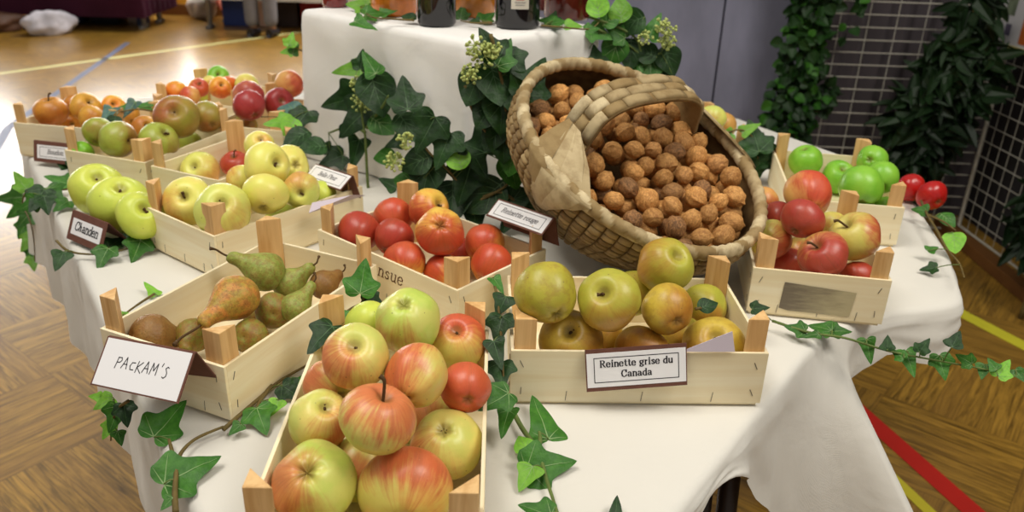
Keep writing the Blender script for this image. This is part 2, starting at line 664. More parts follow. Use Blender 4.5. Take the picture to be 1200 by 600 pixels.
# ------------------------------------------------------------------ lettering drawn as pen strokes
GL = {
    'R': [[(.12, 0), (.12, .75)], [(.02, .75), (.35, .75), (.48, .66), (.48, .5), (.35, .4), (.12, .4)], [(.3, .4), (.5, .05), (.62, 0)], [(.02, 0), (.24, 0)]],
    'e': [[(.08, .27), (.42, .27), (.42, .38), (.32, .5), (.2, .5), (.08, .38), (.08, .14), (.2, 0), (.34, 0), (.43, .1)]],
    'i': [[(.15, 0), (.15, .5)], [(.15, .64), (.15, .75)], [(.05, .5), (.15, .5)], [(.04, 0), (.27, 0)]],
    'n': [[(.12, 0), (.12, .5)], [(.12, .38), (.26, .5), (.38, .46), (.43, .35), (.43, 0)], [(.03, 0), (.23, 0)], [(.33, 0), (.53, 0)], [(.03, .5), (.12, .5)]],
    't': [[(.17, .68), (.17, .1), (.26, 0), (.36, .06)], [(.03, .5), (.33, .5)]],
    'g': [[(.28, .5), (.14, .46), (.08, .34), (.14, .2), (.28, .17), (.4, .24), (.42, .36), (.36, .47), (.28, .5)], [(.18, .17), (.14, .08), (.4, .02), (.42, -.12), (.28, -.2), (.1, -.15), (.1, -.02)], [(.38, .46), (.5, .52)]],
    'r': [[(.14, 0), (.14, .5)], [(.14, .34), (.26, .48), (.37, .46)], [(.04, 0), (.26, 0)], [(.04, .5), (.14, .5)]],
    's': [[(.36, .4), (.25, .5), (.12, .45), (.1, .35), (.33, .2), (.34, .06), (.2, 0), (.07, .1)]],
    'd': [[(.42, .08), (.28, 0), (.12, .06), (.08, .25), (.14, .44), (.28, .5), (.42, .42)], [(.42, .76), (.42, 0)], [(.33, .76), (.42, .76)], [(.42, 0), (.52, 0)]],
    'u': [[(.12, .5), (.12, .12), (.22, 0), (.34, .04), (.43, .14)], [(.43, .5), (.43, 0)], [(.03, .5), (.12, .5)], [(.34, .5), (.43, .5)], [(.43, 0), (.53, 0)]],
    'C': [[(.56, .56), (.5, .7), (.34, .76), (.16, .68), (.07, .4), (.14, .1), (.32, -.01), (.5, .06), (.58, .2)], [(.56, .52), (.56, .76)]],
    'a': [[(.1, .4), (.2, .5), (.34, .47), (.39, .36), (.39, .06), (.46, 0)], [(.39, .28), (.15, .24), (.08, .12), (.18, 0), (.3, .03), (.39, .12)]],
    'l': [[(.14, 0), (.14, .76)], [(.04, .76), (.14, .76)], [(.04, 0), (.25, 0)]],
    'o': [[(.27, .5), (.12, .42), (.08, .25), (.13, .07), (.27, 0), (.41, .08), (.45, .25), (.41, .43), (.27, .5)]],
    'F': [[(.12, 0), (.12, .75)], [(.02, .75), (.52, .75), (.52, .62)], [(.12, .4), (.38, .4)], [(.02, 0), (.24, 0)]],
    'B': [[(.12, 0), (.12, .75)], [(.02, .75), (.36, .75), (.45, .66), (.44, .5), (.36, .41), (.12, .41)], [(.36, .41), (.5, .3), (.5, .1), (.38, 0), (.02, 0)]],
    'P': [[(.1, 0), (.14, .75)], [(.14, .72), (.4, .74), (.47, .58), (.36, .42), (.12, .4)]],
    'A': [[(.02, 0), (.26, .75), (.46, 0)], [(.1, .28), (.42, .3)]],
    'K': [[(.08, 0), (.1, .75)], [(.46, .72), (.1, .34), (.5, 0)]],
    'X': [[(.46, .5), (.2, .48), (.1, .25), (.2, .02), (.46, .03)]],
    'M': [[(.05, 0), (.12, .75), (.3, .25), (.5, .75), (.56, 0)]],
    'S': [[(.4, .68), (.28, .74), (.16, .62), (.34, .36), (.36, .14), (.22, 0), (.08, .06)]],
    "'": [[(.16, .85), (.1, .62)]],
    'h': [[(.1, 0), (.16, .76)], [(.12, .3), (.26, .48), (.34, .4), (.34, .02), (.44, .06)]],
}
GL['c'] = [[(.42, .42), (.3, .5), (.16, .46), (.08, .25), (.16, .05), (.3, 0), (.43, .08)]]
ADV = {'i': .32, 't': .4, 'l': .3, 'r': .42, 's': .44, ' ': .3, "'": .26, 'C': .66, 'R': .66, 'M': .68, 'F': .58, 'B': .6, 'S': .5}


def text_mb(b, s, h, x0, y0, thick, thin, slant=0.0, z=.0004, track=1.0, wob=0.0):
    """pen strokes; h is the cap height; centred on x0"""
    k = h / .75
    wid = sum(ADV.get(c, .54) * track for c in s) * k
    x = x0 - wid / 2
    rnd = random.Random(len(s) * 7 + 3)
    for c in s:
        dy = rnd.uniform(-wob, wob) * h
        for st in GL.get(c, []):
            pts = [Vector((x + (p[0] + slant * p[1]) * k, y0 + p[1] * k + dy)) for p in st]
            for p, q in zip(pts[:-1], pts[1:]):
                d = q - p
                if d.length < 1e-9:
                    continue
                d.normalize()
                wd = (thin + (thick - thin) * abs(d.y)) * h / 2
                nn = Vector((-d.y, d.x)) * wd
                e = d * wd * .6
                b.add([(*(p - nn - e), z), (*(q - nn + e), z), (*(q + nn + e), z), (*(p + nn - e), z)], [(0, 1, 2, 3)])
        x += ADV.get(c, .54) * k * track


def sheet(name, w_, h_, th, mat, parent, z=0.0, bend=0.0, cy=0.0):
    b = MB()
    b.box((-w_ / 2, cy - h_ / 2, z), (w_ / 2, cy + h_ / 2, z + th))
    return b.build(name, mat, parent)


def outline(b, w_, h_, t_, z):
    for lo, hi in (((-w_ / 2, -h_ / 2), (w_ / 2, -h_ / 2 + t_)), ((-w_ / 2, h_ / 2 - t_), (w_ / 2, h_ / 2)), ((-w_ / 2, -h_ / 2), (-w_ / 2 + t_, h_ / 2)), ((w_ / 2 - t_, -h_ / 2), (w_ / 2, h_ / 2))):
        b.add([(lo[0], lo[1], z), (hi[0], lo[1], z), (hi[0], hi[1], z), (lo[0], hi[1], z)], [(0, 1, 2, 3)])


def name_card(label, M, w_, h_, mx, my, lines, size, style='serif', border=True, back=.05, backang=75, group='name cards of the fruit'):
    """tent card: front leaf (brown card, white paper, border, lettering) and a back leaf hinged at its top edge"""
    t = empty('name_card', label, 'sign', group=group, M=M)
    sheet('front_leaf', w_, h_, .0012, M_CARDBACK, t, -.0012)
    pw, ph = w_ - 2 * mx, h_ - 2 * my
    sheet('paper', pw, ph, .0004, M_PAPER, t, .0001)
    if border:
        b = MB()
        outline(b, pw * .86, ph * .74, max(.0007, ph * .022), .0007)
        b.build('printed_border', M_INK, t)
    b = MB()
    n = len(lines)
    for i, s in enumerate(lines):
        y = ((n - 1) / 2 - i) * size * 1.62 - size * .36
        if style == 'serif':
            text_mb(b, s, size, 0, y, .20, .065, z=.0008)
        elif style == 'print':
            text_mb(b, s, size, 0, y, .075, .075, slant=.08, z=.0008, track=1.08, wob=.07)
        else:
            text_mb(b, s, size, 0, y, .15, .12, slant=.2, z=.0008, track=.92)
    b.build('lettering', M_INK if style != 'soft' else M_INKSOFT, t)
    if back:
        bl = MB()
        bl.box((-w_ / 2, -back, -.0012), (w_ / 2, 0, 0))
        bl.build('back_leaf', M_CARDBACK, t, M=Matrix.Translation((0, h_ / 2, -.0014)) @ Matrix.Rotation(math.radians(backang), 4, 'X'))
    return t


def card_px(tl, tr, br, bl, p0, n):
    """frame and size of a rectangular card lying in the plane (p0, n), seen at these corners"""
    c = [on_plane(*p, p0, n) for p in (tl, tr, br, bl)]
    o = (c[0] + c[1] + c[2] + c[3]) / 4
    x = (c[1] + c[2] - c[0] - c[3]) / 2
    y = (c[0] + c[1] - c[2] - c[3]) / 2
    return frame(o, x, y), x.length, y.length


def dirn(deg, tilt):
    """normal of a card whose crate front runs at deg and whose face leans back by tilt degrees"""
    a = math.radians(deg)
    return Vector((math.sin(a) * math.cos(math.radians(tilt)), -math.cos(a) * math.cos(math.radians(tilt)), math.sin(math.radians(tilt))))


P0 = at(747, 409, TZ + BH + .006) + Vector((0, -.002, 0))
M, w_, h_ = card_px((684, 411), (801, 402), (809, 451), (689, 459), P0, dirn(2, 12))
name_card('white card reading Reinette grise du Canada on the russet apple crate', M, w_, h_, .0012, .0045, ['Reinette grise du', 'Canada'], .0074, back=.0)
P0 = at(180, 402, TZ + .092)
M, w_, h_ = card_px((129, 394), (229, 413), (208, 473), (103, 450), P0, dirn(-24, 42))
name_card("white handwritten card reading PACKAM'S on the pear crate", M, w_, h_, .0022, .0015, ["PAXKAM'S"], .0115, 'print', border=False, back=.055, backang=68)
P0 = at(102, 270, TZ + .028)
M, w_, h_ = card_px((87, 246), (128, 264), (116, 294), (76, 279), P0, dirn(-35, 25))
name_card('brown tent card handwritten Chanden before the three loose green apples', M, w_, h_, .008, .010, ['Chanden'], .0130, 'hand', border=False, back=.045, backang=60)
P0 = at(385, 208, TZ + .088)
M, w_, h_ = card_px((371, 192), (414, 206), (398, 223), (355, 208), P0, dirn(-45, 55))
name_card('white bordered card on the corner post of the yellow apple crate', M, w_, h_, .0015, .002, ['Belle Fleur'], .0075, 'soft', back=.04, backang=70)
P0 = at(610, 255, TZ + .112)
M, w_, h_ = card_px((587, 233), (652, 257), (633, 274), (567, 252), P0, dirn(-40, 55))
name_card('white bordered card on the post between the red apples and the basket', M, w_, h_, .002, .0025, ['Reinette rouge'], .0075, 'soft', back=.045, backang=70)
P0 = at(58, 178, TZ + .03)
M, w_, h_ = card_px((42, 165), (92, 170), (89, 194), (37, 188), P0, dirn(-12, 15))
name_card('brown framed card leaning at the crate of orange russet apples', M, w_, h_, .008, .007, ['Boudon'], .0085, 'soft', back=.035, backang=50)

# loose slips of paper inside two crates
b = MB()
z = .81
q = [at(797, 412, .822), at(858, 388, .845), at(861, 412, .822)]
n_ = (q[1] - q[0]).cross(q[2] - q[0]).normalized() * .0008
b.add([v for v in q] + [v - n_ for v in q], [(0, 1, 2), (5, 4, 3), (0, 3, 4, 1), (1, 4, 5, 2), (2, 5, 3, 0)])
tag(b.build('paper_slip', M_LAV), 'lavender corner of paper standing behind the Reinette grise du Canada card', 'paper')
b = MB()
q = [at(362, 250, .822), at(366, 238, .83), at(412, 229, .84), at(428, 229, .828)]
n_ = (q[1] - q[0]).cross(q[2] - q[0]).normalized() * .0008
b.add([v for v in q] + [v - n_ for v in q], [(0, 1, 2, 3), (7, 6, 5, 4), (0, 4, 5, 1), (1, 5, 6, 2), (2, 6, 7, 3), (3, 7, 4, 0)])
tag(b.build('paper_slip', M_LAV), 'lavender slip of paper lying in the yellow apple crate', 'paper')

# worn grey patch on the front of the red and yellow crate, brown stamp on the red crate
J = CRATE['J']
t = NT('worn_grey_patch', .55, .4)
f = t.noise(t.map((25, 1, 160)), 1.0, 4.0, .7)
sx_ = t.n('SeparateXYZ')
t.l(t.tc.outputs['Object'], sx_.inputs[0])
M_PATCH = t.col(t.mix(t.ss(t.math('ADD', t.math('MULTIPLY', sx_.outputs[0], 9.0), f), .1, .95), lin((118, 106, 88)), lin((190, 178, 140))))
b = MB()
b.add([(-.044, -.1208, .052), (-.046, -.1208, .014), (-.034, -.1208, .011), (.044, -.1208, .011), (.047, -.1208, .046)], [(0, 1, 2, 3, 4)])
o = b.build('worn_label', M_PATCH, J)
tag(o, 'worn grey label patch')
C_ = CRATE['C']
b = MB()
text_mb(b, 'nsue', .0175, .014, .036, .12, .08, slant=.25, z=0, track=1.05)
b.add([(-.065, .018, 0), (-.012, .014, 0), (-.012, .018, 0), (-.065, .024, 0)], [(0, 1, 2, 3)])
o = b.build('stamped_lettering', M_STAMP, C_, M=Matrix.Translation((0, -.0862, .004)) @ Matrix.Rotation(PI / 2, 4, 'X'))

# ------------------------------------------------------------------ apples
def apple_mesh(seed, flat, conic, lobes, dimple=.30, seg=40, rings=26):
    b = MB()
    rows = []
    rnd = random.Random(seed)
    off = Vector((rnd.uniform(0, 50), rnd.uniform(0, 50), rnd.uniform(0, 50)))
    for i in range(rings + 1):
        f = PI * i / rings
        f = f + .18 * math.sin(2 * f) * -.5
        row = []
        for k in range(seg):
            q = 2 * PI * k / seg
            x = math.sin(f)
            z = math.cos(f)
            lob = lobes * math.cos(5 * q + seed) * max(0, -z + .15)
            r = x * (1 + conic * z * .9) * (1 + lob)
            zz = z * flat
            zz -= dimple * math.exp(-(x / .27) ** 2) if z > 0 else -dimple * .62 * math.exp(-(x / .24) ** 2)
            zz += lob * .35
            p = Vector((r * math.cos(q), r * math.sin(q), zz))
            d = noise.noise(p * .9 + off) * .07 + noise.noise(p * 2.1 + off) * .02
            p = p * (1 + d * min(1, x * 1.6))
            row.append(p)
        rows.append(row)
    b.grid(rows[::-1], wrap=True)
    return b


APPLE_SHAPES = [(1, .93, .10, .05), (2, .86, .05, .035), (3, 1.0, .12, .06), (4, .90, .07, .08), (5, .97, .03, .03)]
_bodies = {}
_mats = {}


def apple_mat(g1, g2, blush, amt, bdir, stripe, russ, gloss, key):
    t = NT('apple_skin_' + key, .38 if gloss < 1 else .26, .45)
    o = t.tc.outputs['Object']
    oi = t.n('ObjectInfo')
    ad = t.n('VectorMath', operation='ADD')
    t.l(o, ad.inputs[0])
    sv = t.n('VectorMath', operation='SCALE')
    sv.inputs[0].default_value = (31, 17, 53)
    t.l(oi.outputs['Random'], sv.inputs['Scale'])
    t.l(sv.outputs[0], ad.inputs[1])
    P = ad.outputs[0]
    sx = t.n('SeparateXYZ')
    t.l(o, sx.inputs[0])
    nn = t.n('VectorMath', operation='NORMALIZE')
    t.l(o, nn.inputs[0])
    c = t.mix(t.ss(t.noise(P, 1.1, 3.0), .35, .65), lin(g1), lin(g2))
    if amt > 0:
        dp = t.n('VectorMath', operation='DOT_PRODUCT')
        t.l(nn.outputs[0], dp.inputs[0])
        dp.inputs[1].default_value = bdir
        big = t.math('MULTIPLY', t.math('SUBTRACT', t.noise(P, 1.4, 3.0), .5), 1.5)
        base = t.math('ADD', t.math('ADD', dp.outputs['Value'], big), amt * 2.0 - 1.0)
        # streaks run from pole to pole
        rad = t.math('SQRT', t.math('ADD', t.math('MULTIPLY', sx.outputs[0], sx.outputs[0]), t.math('ADD', t.math('MULTIPLY', sx.outputs[1], sx.outputs[1]), .002)))
        cv = t.n('CombineXYZ')
        t.l(t.math('DIVIDE', sx.outputs[0], rad), cv.inputs[0])
        t.l(t.math('DIVIDE', sx.outputs[1], rad), cv.inputs[1])
        t.l(t.math('ADD', t.math('MULTIPLY', sx.outputs[2], .16), t.math('MULTIPLY', oi.outputs['Random'], 23)), cv.inputs[2])
        st = t.noise(cv.outputs[0], 7.0, 5.0, .7)
        f = t.ss(t.math('ADD', base, t.math('MULTIPLY', t.math('SUBTRACT', st, .5), stripe * 2.4)), -.45, .75)
        bl = lin(blush)
        dk = tuple(v * .72 for v in bl[:3]) + (1,)
        c = t.mix(t.math('MULTIPLY', f, .88), c, t.mix(t.math('MULTIPLY', t.ss(st, .45, .7), .7), bl, dk))
    if russ:
        rn = t.noise(P, 2.6, 6.0, .7)
        c = t.mix(t.math('MULTIPLY', t.ss(rn, .46, .66), russ), c, lin((150, 112, 54)))
    # tan cavity at the poles
    r2 = t.math('ADD', t.math('MULTIPLY', sx.outputs[0], sx.outputs[0]), t.math('MULTIPLY', sx.outputs[1], sx.outputs[1]))
    pol = t.ss(t.math('ADD', r2, t.math('MULTIPLY', t.math('SUBTRACT', t.noise(P, 6.0, 3.0), .5), .05)), .075, .01)
    c = t.mix(t.math('MULTIPLY', pol, .55), c, lin((120, 98, 44)))
    # pale pores and a few dark specks
    vo = t.n('TexVoronoi', feature='F1')
    t.l(P, vo.inputs['Vector'])
    vo.inputs['Scale'].default_value = 11.0
    c = t.mix(t.math('MULTIPLY', t.ss(vo.outputs['Distance'], .10, .05), .38), c, lin((232, 214, 150)))
    vo2 = t.n('TexVoronoi', feature='F1')
    t.l(P, vo2.inputs['Vector'])
    vo2.inputs['Scale'].default_value = 2.7
    c = t.mix(t.math('MULTIPLY', t.ss(vo2.outputs['Distance'], .075, .045), .6), c, lin((92, 66, 40)))
    t.bump(t.noise(P, 9.0, 3.0), .04, .01)
    t.b.inputs['Subsurface Weight'].default_value = 0.0
    t.b.inputs['Coat Weight'].default_value = .15 * gloss
    t.b.inputs['Coat Roughness'].default_value = .25
    return t.col(c)


M_STEM = plain('apple_stem', (84, 62, 36), .7, .2)
M_CALYX = plain('dried_calyx', (66, 50, 32), .85, .1)


def stem_mesh(ln, seed):
    r = random.Random(seed)
    b = MB()
    dx, dy = r.uniform(-.12, .12), r.uniform(-.12, .12)
    b.tube(spline([(0, 0, .5), (dx * .3, dy * .3, .72), (dx, dy, .7 + ln), (dx * 2.0, dy * 2.0, .78 + ln)], 4), [.045] * 8 + [.05, .055, .06, .065, .07][:5], 7)
    return b


def calyx_mesh():
    b = MB()
    for k in range(5):
        q = 2 * PI * k / 5
        c, s = math.cos(q), math.sin(q)
        p = Vector((-s, c, 0))
        d = Vector((c, s, 0))
        b.add([d * .03 - p * .035 + Vector((0, 0, -.60)), d * .03 + p * .035 + Vector((0, 0, -.60)), d * .10 + p * .02 + Vector((0, 0, -.68)), d * .06 + Vector((0, 0, -.76)), d * .10 - p * .02 + Vector((0, 0, -.68))], [(0, 1, 2, 3, 4)])
    b.lathe([(.0, -.55), (.06, -.56), (.07, -.60), (.0, -.61)], 8)
    return b


STEMS = [stem_mesh(l, i).mesh('stem', M_STEM, True) for i, l in enumerate((-.06, .26, .42))]
CALYX = calyx_mesh().mesh('calyx', M_CALYX, True)


def facing(p, sx, sy, away=False):
    """direction at p that shows at offset (sx right, sy up) of the fruit's outline radius"""
    tw = (CAM - p).normalized()
    r = UP.cross(tw).normalized()
    u = tw.cross(r)
    k = max(0.0, 1 - sx * sx - sy * sy)
    return (r * sx + u * sy + tw * (math.sqrt(k) * (-1 if away else 1))).normalized()


VAR = {   # ground colours, blush, russet share, gloss
    'mix': ((206, 208, 104), (226, 208, 112), (214, 104, 66), 0, .7),
    'mixg': ((190, 210, 90), (214, 214, 112), (208, 112, 68), 0, .7),
    'mixd': ((216, 204, 100), (224, 186, 90), (206, 66, 50), 0, .8),
    'mixr': ((216, 204, 104), (226, 186, 96), (214, 92, 60), 0, .7),
    'rein': ((172, 164, 56), (186, 172, 60), (186, 128, 50), .45, .2),
    'reing': ((176, 176, 62), (186, 178, 66), (186, 128, 50), .16, .3),
    'reino': ((208, 182, 70), (198, 164, 56), (180, 112, 40), .35, .2),
    'red': ((226, 170, 70), (216, 140, 60), (170, 30, 38), 0, .8),
    'redy': ((236, 196, 84), (230, 160, 66), (196, 52, 42), 0, .8),
    'yel': ((228, 224, 108), (236, 220, 116), (222, 140, 60), 0, .5),
    'yelg': ((210, 218, 108), (222, 222, 110), (214, 150, 80), 0, .5),
    'bro': ((150, 142, 52), (164, 136, 54), (170, 84, 50), .4, .3),
    'brog': ((164, 178, 68), (156, 160, 58), (160, 100, 56), .15, .4),
    'rus': ((206, 142, 48), (190, 124, 46), (176, 96, 36), .4, .2),
    'rusy': ((220, 164, 56), (206, 150, 56), (190, 110, 40), .25, .3),
    'oran': ((236, 158, 48), (238, 178, 60), (222, 92, 30), 0, .6),
    'grn': ((212, 220, 90), (198, 212, 82), (180, 180, 80), 0, .5),
    'gran': ((120, 184, 46), (138, 194, 58), (150, 190, 80), 0, .6),
    'dus': ((196, 120, 84), (176, 84, 66), (160, 38, 44), 0, .6),
    'pchy': ((228, 176, 98), (220, 150, 84), (204, 66, 46), 0, .6),
    'jred': ((212, 176, 92), (206, 150, 84), (172, 36, 46), 0, .8),
    'jyel': ((206, 196, 92), (214, 200, 104), (190, 56, 48), 0, .8),
    'glos': ((190, 40, 28), (200, 48, 30), (176, 22, 22), 0, 1),
}
